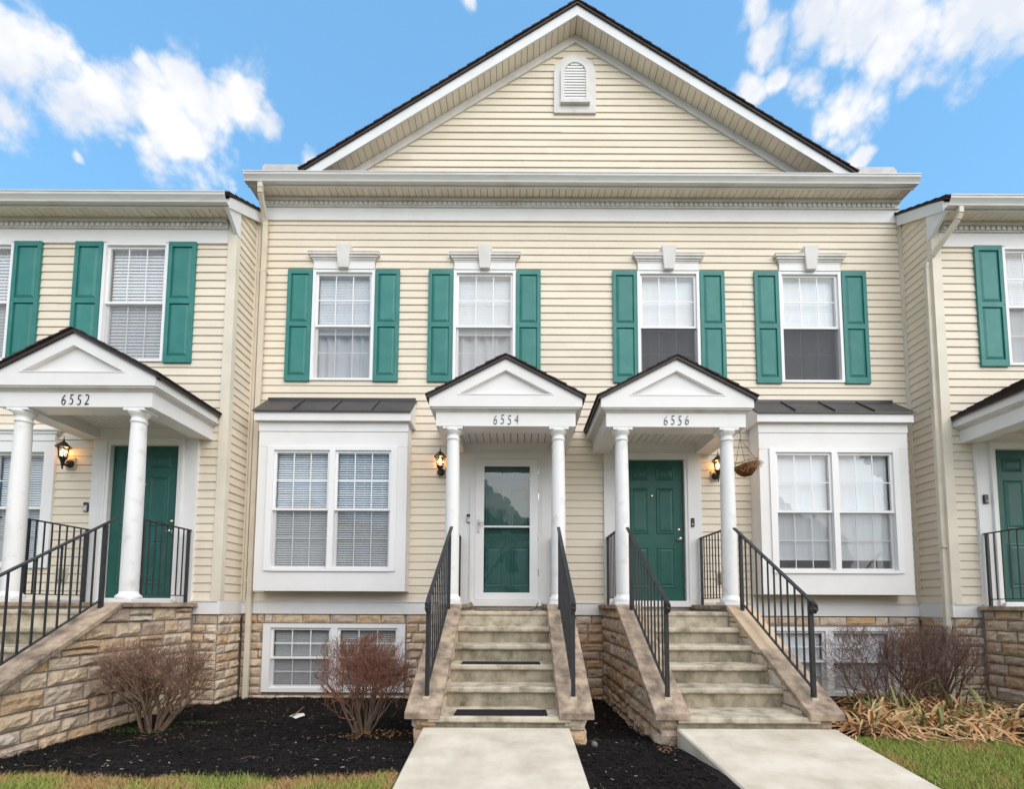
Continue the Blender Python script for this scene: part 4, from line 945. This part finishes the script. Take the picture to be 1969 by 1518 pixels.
# ------------------------------------------------------------------ steps
TOPS = [1.44, 1.257, 1.077, .896, .715, .526]; DS = [5.86, 5.57, 5.28, 4.99, 4.70, 4.30]
CAPA, CAPB = (5.90, 1.525), (4.30, .576)              # cap top line (d, z)
CSL = (CAPA[1] - CAPB[1]) / (CAPA[0] - CAPB[0])
def steps(cx, Yw, label, seed):
    t = thing('front_steps', label, 'steps', (cx, Yw - 2.9, .4)); yy = lambda d: Yw - (7.2 - d); rg = random.Random(seed)
    for i, (d, z) in enumerate(zip(DS, TOPS)):
        hw = .54 if i < 5 else .628; y = yy(d); bk = yy(DS[i - 1]) + .06 if i else Yw
        lo = TOPS[i + 1] - .03 if i < 5 else .25
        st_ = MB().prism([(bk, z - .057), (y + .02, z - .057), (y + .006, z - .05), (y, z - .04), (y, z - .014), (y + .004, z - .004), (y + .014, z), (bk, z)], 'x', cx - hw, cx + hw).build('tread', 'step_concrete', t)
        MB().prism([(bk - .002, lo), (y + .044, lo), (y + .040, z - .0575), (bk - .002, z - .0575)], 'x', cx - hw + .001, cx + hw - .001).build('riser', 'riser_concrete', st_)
    box('landing', 'step_concrete', t, cx - .54, cx + .54, yy(5.88), Yw, .3, 1.43)
    for sg in (-1, 1):
        xo, xi = cx + sg * .77, cx + sg * .54
        capz = lambda d: CAPA[1] - .055 + (d - CAPA[0]) * CSL
        prof = [(Yw, -.3), (yy(4.37), -.3), (yy(4.37), capz(4.37)), (yy(CAPA[0]), 1.47), (Yw, 1.47)]
        core = MB().prism(prof, 'x', min(xo - sg * .012, xi), max(xo - sg * .012, xi)).build('cheek_wall', 'mortar', t)
        # outer face stones (slope clip: z <= capz(d)); u axis = Y
        c0 = capz(0) ; y0 = Yw - 7.2                        # d = Y - y0
        clip = (-CSL, 1, (CAPA[1] - .055) - CAPA[0] * CSL - CSL * y0 - .004)
        ashlar(core, (xo - sg * .012, 0, 0), (0, 1, 0), (sg, 0, 0), yy(4.36), Yw - .06, -.05, 1.466, clip=clip, rows=(.12, .185), widths=(.22, .46), seed=seed + sg + 5, flip=sg < 0, depth=.04)
        # front face
        a, b = (min(xo, xi), max(xo, xi))
        ashlar(core, (0, yy(4.37), 0), (1, 0, 0), (0, -1, 0), a, b, -.05, capz(4.37) - .005, rows=(.14, .2), widths=(.3, .5), seed=seed + sg + 9, depth=.035)
        # inner face stones show between cap and steps
        ashlar(core, (xi, 0, 0), (0, 1, 0), (-sg, 0, 0), yy(4.42), yy(5.86), .35, 1.466, clip=clip, rows=(.12, .18), widths=(.22, .4), seed=seed + sg + 14, flip=sg > 0, depth=.012)
        # cap stones: flat landing slab + two sloped slabs
        ca, cb = sorted((cx + sg * .525, cx + sg * .838))
        MB().box(ca, cb, yy(CAPA[0]) + .004, Yw - .048, 1.47, 1.525).build('landing_slab', 'cap_stone', t, bevel=.006)
        mid = 5.12; n_ = .055 / math.cos(math.atan(CSL)) * .98
        for (d0, d1) in ((4.28, mid), (mid, CAPA[0])):
            zt = lambda d: CAPA[1] + (d - CAPA[0]) * CSL
            p = [(yy(d0 + .002), zt(d0) - n_), (yy(d1 - .002), zt(d1) - n_), (yy(d1 - .002), zt(d1)), (yy(d0 + .002), zt(d0))]
            co_ = MB().prism(p, 'x', ca, cb).build('cap_stone', 'cap_clean' if (cx > 1 and cx < 3 and sg > 0 and d0 > 5) else 'cap_stone', t, bevel=.006)
            if cx > 1 and cx < 3 and sg > 0 and d0 > 5: co_['label'] = 'clean pale tan cap stone'
    return t
steps(-5.22, YF, 'leftmost concrete front steps, in front of the left house, number 6552', 100)
steps(-.14, 0, 'concrete front steps with black tread mats below number 6554', 200)
steps(2.07, 0, 'concrete front steps without mats, leading to the door of 6556', 300)
steps(7.2, YF, 'stone landing block at the right picture edge', 400)

# ------------------------------------------------------------------ railings
def stair_rail(cx, Yw, sg, label):
    x = cx + sg * .672; yy = lambda d: Yw - (7.2 - d); zc = lambda d: CAPA[1] + (d - CAPA[0]) * CSL
    dt, db = 5.80, 4.46
    t = thing('stair_railing', label, 'railing', (x, yy(db), zc(db))); t['group'] = 'black metal stair railings'
    hz = lambda d: zc(d) + .90 + .03 * (d - 4.4) / 1.5
    top = (x, yy(5.96), hz(5.96)); bot = (x, yy(4.42), hz(4.42))
    h = MB().bar(top, bot, .038, .016, (0, 0, 1))
    h.tube([bot, (x, yy(4.385), hz(4.42) - .028), (x, yy(4.375), hz(4.42) - .062), (x, yy(4.395), hz(4.42) - .085), (x, yy(4.43), hz(4.42) - .085)], [.02, .021, .021, .02, .016], 8)
    h.build('handrail', 'iron', t)
    for d in (dt, db): MB().box(x - .018, x + .018, yy(d) - .018, yy(d) + .018, zc(d) - .01, hz(d) - .008).build('post', 'iron', t)
    MB().box(x - .03, x + .03, yy(db) - .03, yy(db) + .03, zc(db) - .028, zc(db) + .006).build('post_foot', 'box_beige', t)
    MB().bar((x, yy(dt), zc(dt) + .085), (x, yy(db), zc(db) + .085), .024, .012).build('bottom_rail', 'iron', t)
    n = 11
    me = None
    for i in range(1, n):
        d = db + (dt - db) * i / n; MB().box(x - .007, x + .007, yy(d) - .007, yy(d) + .007, zc(d) + .086, hz(d) - .006).build('baluster', 'iron', t)
def landing_rail(cx, Yw, sg, label):
    x = cx + sg * .70; y0, y1 = Yw - .90, Yw - .10; z = 1.525
    t = thing('landing_railing', label, 'railing', (x, y1, z)); t['group'] = 'black metal landing railings'
    MB().box(x - .018, x + .018, y0 - .03, y1 + .035, 2.522, 2.538).build('handrail', 'iron', t)
    MB().box(x - .010, x + .010, y0, y1, 1.615, 1.628).build('bottom_rail', 'iron', t)
    for y in (y1, y0): MB().box(x - .016, x + .016, y - .016, y + .016, z - .003, 2.522).build('post', 'iron', t)
    for i in range(1, 8):
        y = y0 + (y1 - y0) * i / 8; MB().box(x - .0065, x + .0065, y - .0065, y + .0065, 1.628, 2.522).build('baluster', 'iron', t)
for cx, Yw, nm in ((-5.22, YF, 'the leftmost portico'), (-.14, 0, 'the storm door portico'), (2.07, 0, 'the basket portico'), (7.2, YF, 'the rightmost portico')):
    for sg, sd_ in ((-1, 'left'), (1, 'right')):
        if cx > 7 and sg > 0: continue
        stair_rail(cx, Yw, sg, 'black metal stair railing, %s side of the steps below %s' % (sd_, nm))
        landing_rail(cx, Yw, sg, 'short black metal railing, %s side of the landing under %s' % (sd_, nm))

# ------------------------------------------------------------------ small things
def lantern(x, Y, z, label):
    t = thing('wall_lantern', label, 'lantern', (x, Y, z)); t['group'] = 'lit black wall lanterns'
    yl = Y - .15
    box('mount_plate', 'box_beige', t, x - .07, x + .07, Y - .035, Y - .012, z - .155, z + .015, bevel=.01)
    MB().lathe((0, 0, 0), [(.058, 0), (.058, .01), (.045, .03), (.02, .045), (.0, .046)], 18, False).build('backplate', 'lantern_black', t, True).matrix_basis = Matrix.Translation((x, Y - .035, z - .075)) @ Matrix.Rotation(R(90), 4, 'X')
    MB().tube([(x, Y - .06, z - .085), (x, Y - .10, z - .115), (x, yl, z - .09), (x, yl, z - .02)], [.018, .016, .014, .012], 10).lathe((x, yl, z - .12), [(.006, -.06), (.012, -.04), (.008, -.03), (.02, .0), (.02, .02), (.03, .06), (.052, .105)], 12).build('arm', 'lantern_black', t)
    cg = MB()
    for k in range(6):
        a = k * math.pi / 3 + .3; c, s_ = math.cos(a), math.sin(a)
        cg.bar((x + .047 * c, yl + .047 * s_, z - .015), (x + .066 * c, yl + .066 * s_, z + .135), .009)
    cg.build('cage', 'lantern_black', t)
    MB().lathe((x, yl, z), [(.046, -.012), (.064, .13)], 6, False).build('glass_shade', 'glass', t)
    MB().lathe((x, yl, z + .13), [(.092, -.008), (.094, .002), (.070, .022), (.045, .052), (.028, .07), (.012, .082), (.006, .10), (.012, .106), (.012, .112), (.004, .12), (.003, .16)], 12).build('roof_cap', 'lantern_black', t)
    MB().lathe((x, yl, z + .03), [(.008, -.03), (.012, .0), (.020, .03), (.016, .055), (.006, .075)], 12).build('bulb', 'bulb', t, True)
    ld = bpy.data.lights.new('lantern_light', 'POINT'); ld.energy = .45; ld.color = (1, .50, .16); ld.shadow_soft_size = .02
    lo = bpy.data.objects.new('lantern_light', ld); COL.objects.link(lo); lo.location = (x + .0, yl + .042, z + .075); lo.parent = t; lo.matrix_parent_inverse = mworld(t).inverted()
p = PW(133, 880, YF - .1); lantern(p.x - .04 + .0, YF, p.z + .0, 'lit black lantern on the clapboards left of the door of 6552')
p = PW(846, 895, -.15); lantern(p.x, 0, p.z, 'lit black lantern half hidden by the left column of 6554')
p = PW(1381, 903, -.15); lantern(p.x, 0, p.z, 'lit black lantern half hidden by the right column of 6556')
def outlet(x, Y, z, label):
    t = thing('outlet_box', label, 'outlet box', (x, Y, z)); box('cover_plate', 'box_beige', t, x - .085, x + .085, Y - .03, Y - .008, z - .11, z + .11, bevel=.01)
    MB().box(x - .05, x + .05, Y - .075, Y - .03, z - .085, z + .085).build('bubble_cover', 'box_clear', t, bevel=.02, seg=2)
p = PW(121, 1107, YF); outlet(p.x, YF, p.z, 'beige outdoor outlet box behind the landing railing of 6552')
p = PW(1386, 1112, 0); outlet(p.x, 0, p.z, 'beige outdoor outlet box behind the right landing railing of 6556')
# door chime plate above bell at 6554
# tread mats
for i, a, b, lb in ((3, -.43, .40, 'black rubber tread mat on the fourth step of 6554'), (5, -.41, .43, 'black rubber tread mat on the bottom step of 6554')):
    y = -(7.2 - DS[i]); d = .20 if i == 3 else .23
    o = MB().box(-.14 + a, -.14 + b, y + .035, y + .035 + d, TOPS[i] + .001, TOPS[i] + .009).build('tread_mat', 'rubber', bevel=.003); tag(o, lb, 'mat', 'black tread mats')
# curled doormat on the landing of 6554
mb = MB(); n = 24; vs = []
for j in range(7):
    for i in range(n + 1):
        t_ = i / n * 2 - 1; c = max(0, abs(t_) - .72) / .28; x = -.14 + t_ * .44 - (.03 * c * c if t_ > 0 else -.03 * c * c); f = 1 - j / 6
        vs.append((x, -1.30 + j * .075, 1.452 + .10 * c * c * (f * .7 + .3) + .004 * math.sin(i * 1.3 + j)))
mb.add(vs, [(j * (n + 1) + i, j * (n + 1) + i + 1, (j + 1) * (n + 1) + i + 1, (j + 1) * (n + 1) + i) for j in range(6) for i in range(n)])
o = mb.build('doormat', 'mat_brown', None, True); tag(o, 'worn brown doormat with curled corners at the door of 6554', 'doormat')
sm = o.modifiers.new('s', 'SOLIDIFY'); sm.thickness = .012
# hanging basket
hx, hy, hz_ = 2.965, -1.0, 3.83
bc = Vector((3.03, -1.0, 3.385)); t = thing('hanging_basket', 'brown coir hanging basket on chains beside the right column of 6556', 'basket', tuple(bc))
tl = Matrix.Rotation(R(-14), 3, 'Y'); rgb = random.Random(3)
prof = [(.0, -.165), (.055, -.16), (.10, -.13), (.135, -.075), (.150, -.02), (.146, .0), (.128, -.02), (.09, -.045), (.0, -.05)]
mb = MB(); seg = 24
for r_, z in prof:
    for k in range(seg):
        a = 2 * math.pi * k / seg; rr = r_ * (1 + .07 * mnoise.noise(Vector((math.cos(a) * 2, math.sin(a) * 2, z * 12)))); v_ = tl @ Vector((rr * math.cos(a), rr * math.sin(a), z * (1 + .1 * math.sin(3 * a)) * .9)); mb.v.append(tuple(bc + v_))
for i in range(len(prof) - 1):
    for k in range(seg): a = i * seg + k; b = i * seg + (k + 1) % seg; mb.f.append((a, b, b + seg, a + seg))
mb.build('coir_liner', 'coir', t, True)
ring = [bc + tl @ Vector((.152 * math.cos(a * .2618), .152 * math.sin(a * .2618), .025)) for a in range(25)]
wr = MB().tube(ring, .0035, 6)
for a in (.3, 2.4, 4.5): wr.tube([bc + tl @ Vector((.152 * math.cos(a), .152 * math.sin(a), .025)), bc + tl @ Vector((.12 * math.cos(a), .12 * math.sin(a), -.11))], .003, 5)
wr.build('wire_rim', 'iron', t)
ch = MB(); ap = Vector((hx, hy, hz_ - .10))
for a in (.0, 2.1, 4.2): ch.tube([ap, bc + tl @ Vector((.152 * math.cos(a), .152 * math.sin(a), .025))], .003, 5)
ch.tube([ap, (hx + .012, hy, hz_ - .06), (hx, hy, hz_ - .03), (hx, hy, hz_ + .004)], .004, 5); ch.build('hanging_chain', 'iron', t)
st = MB()
for _ in range(130):
    a = rgb.gauss(.2, 1.3); p0 = bc + tl @ Vector((.14 * math.cos(a), .14 * math.sin(a), rgb.uniform(-.06, .01))); d = Vector((math.cos(a) * .6 + rgb.uniform(-.8, .8), math.sin(a) * .5 + rgb.uniform(-.5, .5), rgb.uniform(-1, .6))).normalized()
    st.tube([p0, p0 + d * rgb.uniform(.02, .07), p0 + d * rgb.uniform(.05, .09) + Vector((0, 0, -.02))], .0016, 3, False)
st.tube([bc + Vector((.13, 0, .02)), bc + Vector((.15, 0, .12)), bc + Vector((.20, .0, .22))], .0025, 4); st.build('dry_stems', 'leaf_dry', t)
# scrap of paper and twig on the mulch, grey ball
def onground(px, py, it=20):
    d = ray(px, py); s_ = 3.0
    for k in range(4000):
        s_ = 2.5 + k * .0015; q = EYE + d * s_
        if q.z <= ground_z(q.x, q.y) + .025: return q
    return q
q = onground(572, 1384); tp = thing('paper_scrap', 'white torn paper scrap lying on the dark mulch', 'paper', tuple(q))
MB().add([(q.x - .10, q.y + .01, q.z + .035), (q.x + .0, q.y - .05, q.z + .018), (q.x + .09, q.y + .0, q.z + .045), (q.x + .05, q.y + .05, q.z + .06), (q.x - .05, q.y + .05, q.z + .055)], [(0, 1, 2, 3, 4)]).build('sheet', 'paper', tp)
stk = MB().tube([(q.x - .07, q.y - .02, q.z + .03), (q.x - .01, q.y + .01, q.z + .075), (q.x + .05, q.y + .05, q.z + .135)], [.008, .008, .005], 6).build('broken_stick', 'twig_tan'); tag(stk, 'short broken stick leaning on the paper scrap', 'stick')
q = onground(1143, 1438)
o = MB().lathe((q.x, q.y, q.z + .022), [(.0, -.03), (.014, -.027), (.024, -.018), (.03, 0), (.024, .018), (.014, .027), (.0, .03)], 18, False).build('ball', 'grey_ball', None, True); tag(o, 'small grey ball on the mulch between the two walks', 'ball')
def pebble(px, py, r_, label, seed):
    q = onground(px, py); rg = random.Random(seed); bm = bmesh.new(); bmesh.ops.create_icosphere(bm, subdivisions=2, radius=r_)
    for v_ in bm.verts: v_.co *= 1 + .35 * mnoise.noise(v_.co * 30 + Vector((seed, 0, 0))); v_.co.z *= .7
    me = bpy.data.meshes.new('pebble'); bm.to_mesh(me); bm.free(); o = link('pebble', me, 'mortar', None, True); o.location = (q.x, q.y, q.z + r_ * .3); tag(o, label, 'pebble')
pebble(1146, 1394, .022, 'small pale pebble beside the end of the left steps', 3)
pebble(717, 1460, .016, 'small pale pebble in front of the reddish shrub', 4)

# ------------------------------------------------------------------ shrubs
def grow_shrub(name, base, stems, lens, spread, env, mats, label, seed, rad=.016, kids=(3, 3, 3, 3), wig=.25, up=.25, split=2, base_r=.08):
    """env(p)->bool inside; levels < split go to 'branches', the rest to 'twigs'"""
    rg = random.Random(seed); t = thing(name, label, 'shrub', tuple(base)); A, B = MB(), MB(); base = Vector(base)
    def seg(mb, p, q, r0, r1, n):
        d = (q - p); x = d.orthogonal().normalized(); y = d.cross(x).normalized(); k0 = len(mb.v)
        for (c, r_) in ((p, r0), (q, r1)):
            for k in range(n): a = 6.2832 * k / n; mb.v.append(tuple(c + (x * math.cos(a) + y * math.sin(a)) * r_))
        for k in range(n): a = k0 + k; b = k0 + (k + 1) % n; mb.f.append((a, b, b + n, a + n))
    def go(p, d, lv, r_):
        l = lens[lv] * rg.uniform(.7, 1.25); n = 3 if lv < 2 else 2; mb = A if lv < split else B; r1 = r_ * .68; pts = [p]
        for k in range(n):
            d = (d + Vector((rg.uniform(-1, 1), rg.uniform(-1, 1), rg.uniform(-1, 1))) * wig * .5 + Vector((0, 0, up * .25))).normalized(); q = p + d * l / n
            if not env(q - base): break
            seg(mb, p, q, r_ + (r1 - r_) * k / n, r_ + (r1 - r_) * (k + 1) / n, 6 if lv == 0 else (4 if lv < 2 else 3)); p = q; pts.append(p)
        if lv + 1 < len(lens) and len(pts) > 1:
            for c in range(kids[lv]):
                s_ = pts[-1] if c == 0 else pts[rg.randrange(max(1, len(pts) - 2), len(pts))]
                e = (d + Vector((rg.gauss(0, 1), rg.gauss(0, 1), rg.gauss(0, .8))) * spread[lv]).normalized(); go(s_, e, lv + 1, max(r1 * .82, .0013))
    for i in range(stems):
        a = 6.2832 * i / stems + rg.uniform(-.4, .4); tl_ = rg.uniform(.15, .95); d = Vector((math.cos(a) * tl_, math.sin(a) * tl_, 1)).normalized()
        go(base + Vector((math.cos(a), math.sin(a), 0)) * base_r * rg.random() + Vector((0, 0, -.03)), d, 0, rad * rg.uniform(.7, 1.15))
    A.build('branches', mats[0], t, True); B.build('twigs', mats[1], t); return t
q = onground(292, 1408)
e1 = lambda v_: (v_.x / .61) ** 2 + (v_.y / .53) ** 2 + ((v_.z - .55) / .60) ** 4 < 1 and v_.z < 1.04 + .06 * math.sin(v_.x * 9) and (v_.x ** 2 + v_.y ** 2) < (.16 + v_.z * 1.1) ** 2
grow_shrub('bare_shrub', (q.x, q.y, q.z - .02), 13, (.34, .28, .22, .16, .12, .09), (.38, .46, .55, .6, .65), e1, ('bark_grey', 'twig_tan'), 'bare rounded grey-brown shrub beside the stone steps below 6552', 5, rad=.021, kids=(3, 3, 4, 3, 3), split=2)
q = onground(700, 1412)
e2 = lambda v_: abs(v_.x / .48) ** 3 + abs(v_.y / .46) ** 3 + (abs(v_.z - .5) / .58) ** 5 < 1 and v_.z < 1.05 + .05 * math.sin(v_.x * 11) and (v_.x ** 2 + v_.y ** 2) < (.14 + v_.z * .95) ** 2
grow_shrub('bare_shrub', (q.x, q.y, q.z - .02), 13, (.36, .28, .22, .15, .11, .085), (.36, .46, .52, .55, .6), e2, ('bark_grey', 'twig_red'), 'bare reddish shrub trimmed flat in front of the basement window', 8, rad=.016, kids=(3, 3, 4, 4, 3), up=.45, split=2)
p3 = Vector((4.72, -1.05, ground_z(4.72, -1.05)))
e3 = lambda v_: (v_.x / 1.0) ** 2 + (v_.y / .62) ** 2 + ((v_.z - .45) / .80) ** 2 < 1 and v_.z < 1.12
grow_shrub('bare_shrub', tuple(p3), 20, (.40, .34, .28, .2, .15, .1), (.42, .42, .45, .5, .5), e3, ('twig_brown', 'twig_brown'), 'spreading bare dark brown shrub in front of the right basement window', 12, rad=.011, kids=(3, 3, 3, 3, 2), up=.15, split=2, base_r=.2)
p4 = Vector((5.36, -1.0, ground_z(5.36, -1.0)))
e4 = lambda v_: (v_.x / .66) ** 2 + (v_.y / .5) ** 2 + ((v_.z - .5) / .78) ** 2 < 1 and v_.z < 1.13
grow_shrub('bare_shrub', tuple(p4), 18, (.42, .32, .25, .18, .14, .1), (.30, .38, .45, .5, .5), e4, ('twig_brown', 'twig_brown'), 'dense upright bare shrub against the downspout at the right corner', 14, rad=.012, kids=(3, 3, 3, 3, 2), up=.35, split=2, base_r=.16)
# litter and creeping weeds under the shrubs
def litter(name, mname, px, py, rx, ry, n, seed, size, label=None, up=.05):
    q = onground(px, py); rg = random.Random(seed); mb = MB()
    for _ in range(n):
        X, Y = q.x + rg.gauss(0, rx), q.y + rg.gauss(0, ry); z = ground_z(X, Y) + .035 + rg.uniform(0, up); a = rg.uniform(0, 6.28); l = rg.uniform(*size); w_ = l * .5
        d = Vector((math.cos(a), math.sin(a), rg.uniform(-.5, .5))) * l; p = Vector((-math.sin(a), math.cos(a), rg.uniform(-.5, .5))) * w_; c = Vector((X, Y, z))
        mb.add([c - d * .5, c + p * .4, c + d * .5, c - p * .4], [(0, 1, 2, 3)])
    return tag(mb.build(name, mname), kind='stuff')
litter('fallen_leaves', 'leaf_litter', 715, 1420, .22, .10, 260, 1, (.02, .045)); litter('fallen_leaves', 'leaf_litter', 300, 1425, .2, .1, 90, 2, (.02, .04))
litter('fallen_leaves', 'leaf_litter', 1165, 1350, .1, .12, 60, 6, (.02, .04)); litter('fallen_leaves', 'leaf_litter', 1285, 1452, .05, .07, 40, 7, (.02, .045))
litter('creeping_weeds', 'creeper', 262, 1408, .20, .10, 900, 3, (.008, .02), up=.03); litter('creeping_weeds', 'creeper', 375, 1395, .16, .03, 400, 4, (.008, .02), up=.03)
def twigs_on_ground(n, region, seed):
    rg = random.Random(seed); mb = MB()
    for _ in range(n):
        X, Y = region(rg); a = rg.uniform(0, 6.28); l = rg.uniform(.04, .16); z = ground_z(X, Y) + .045; d = Vector((math.cos(a), math.sin(a), 0)); c = Vector((X, Y, z))
        mb.tube([c, c + d * l * .5 + Vector((rg.uniform(-.02, .02), rg.uniform(-.02, .02), .012)), c + d * l], [.0016, .0014, .001], 3, False)
    return tag(mb.build('fallen_twigs', 'twig_tan'), kind='stuff')
twigs_on_ground(60, reg_left, 3); twigs_on_ground(18, reg_mid, 4)
# dried strap-leaf clumps in the right bed
def clump(px, py, n, L0, seed, label, green=.2):
    q = onground(px, py); rg = random.Random(seed); t = thing('daylily_clump', label, 'plant', (q.x, q.y, q.z - .02)); t['group'] = 'dried strap leaf clumps in the right bed'
    D, Gn = MB(), MB()
    for i in range(n):
        gr_ = rg.random() < green; mb = Gn if gr_ else D
        a = rg.uniform(0, 6.28); p = Vector((q.x + rg.gauss(0, .07), q.y + rg.gauss(0, .06), q.z - .02)); l = L0 * rg.uniform(.7, 1.5); w_ = rg.uniform(.007, .015)
        el = rg.uniform(.5, 1.35) if not gr_ else rg.uniform(.9, 1.45); d = Vector((math.cos(a) * math.cos(el), math.sin(a) * math.cos(el), math.sin(el))); side = Vector((-math.sin(a), math.cos(a), rg.uniform(-.5, .5))).normalized()
        k0 = len(mb.v); N_ = 7; drop = rg.uniform(.5, .95) if not gr_ else rg.uniform(.15, .5); kink = rg.randrange(2, 6) if rg.random() < .45 else -1
        for k in range(N_ + 1):
            ww = w_ * (1 - (k / N_) ** 2.2) + .001; mb.v += [tuple(p - side * ww), tuple(p + side * ww)]
            d = (d + Vector((rg.uniform(-.1, .1), rg.uniform(-.1, .1), -drop * .55 - (.9 if k == kink else 0)))).normalized(); p = p + d * l / N_
            gz = ground_z(p.x, p.y) + .03 + .02 * rg.random()
            if p.z < gz: p.z = gz; d.z = max(d.z, 0)
        for k in range(N_): mb.f.append((k0 + 2 * k, k0 + 2 * k + 1, k0 + 2 * k + 3, k0 + 2 * k + 2))
    if D.v: D.build('dry_leaves', 'leaf_dry', t, True)
    if Gn.v: Gn.build('green_leaves', 'leaf_green', t, True)
rg0 = random.Random(77); ci = 0
for row, (py, n_) in enumerate(((1408, 10), (1390, 10), (1368, 9), (1350, 7))):
    for i in range(n_):
        px = 1625 + (i + .5 + rg0.uniform(-.3, .3)) * (330 - row * 12) / n_ + row * 3
        clump(px, py + rg0.uniform(-6, 6), rg0.randrange(34, 52), rg0.uniform(.34, .48), 500 + ci, 'tangled clump of dried tan strap leaves in the bed right of the steps', .10); ci += 1
clump(1655, 1352, 16, .50, 600, 'upright green and tan strap leaves beside the end of the right stair cap', .6)
clump(1850, 1345, 16, .62, 601, 'tall upright dried strap leaves below the downspout', .05)
# the row across the street: seen only as reflections in the glass
opp = thing('townhouse', 'pale row house across the street, seen only mirrored in the window glass', 'house', (2, -30, 0))
wl = MB().box(-22, 26, -40, -30, -.2, 6.6).build('wall', 'siding', opp)
for k, gx in enumerate((-16, -4, 8, 20)):
    MB().prism([(gx - 5.2, 6.6), (gx + 5.2, 6.6), (gx, 9.9)], 'y', -40.3, -29.6).build('roof', 'shingle', opp)
    for dx in (-3.6, -1.2, 1.2, 3.6):
        for z in (1.2, 4.2): MB().box(gx + dx - .5, gx + dx + .5, -30.0, -29.95, z, z + 1.6).build('window', 'metal_roof', opp)
MB().prism([(-40, 6.6), (-35, 8.6), (-29.7, 6.6)], 'x', -22, 26).build('roof', 'shingle', opp)
tr_ = thing('bare_tree', 'bare street tree across the street, seen only mirrored in the door glass', 'tree', (-2.2, -20, 0)); rgt = random.Random(9); tm, tw = MB(), MB()
def limb(p, d, l, r_, lv):
    q = p + d * l; (tm if lv < 3 else tw).tube([p, q], [r_, r_ * .7], 5 if lv < 3 else 3, False)
    if lv < 6:
        for _ in range(3 if lv else 5):
            e = (d + Vector((rgt.gauss(0, .42), rgt.gauss(0, .42), rgt.gauss(.1, .3)))).normalized(); limb(q, e, l * rgt.uniform(.6, .82), r_ * .6, lv + 1)
limb(Vector((-2.2, -20, 0)), Vector((0, 0, 1)), 2.4, .16, 0)
tm.build('trunk', 'bark_grey', tr_, True); tw.build('crown', 'twig_brown', tr_)
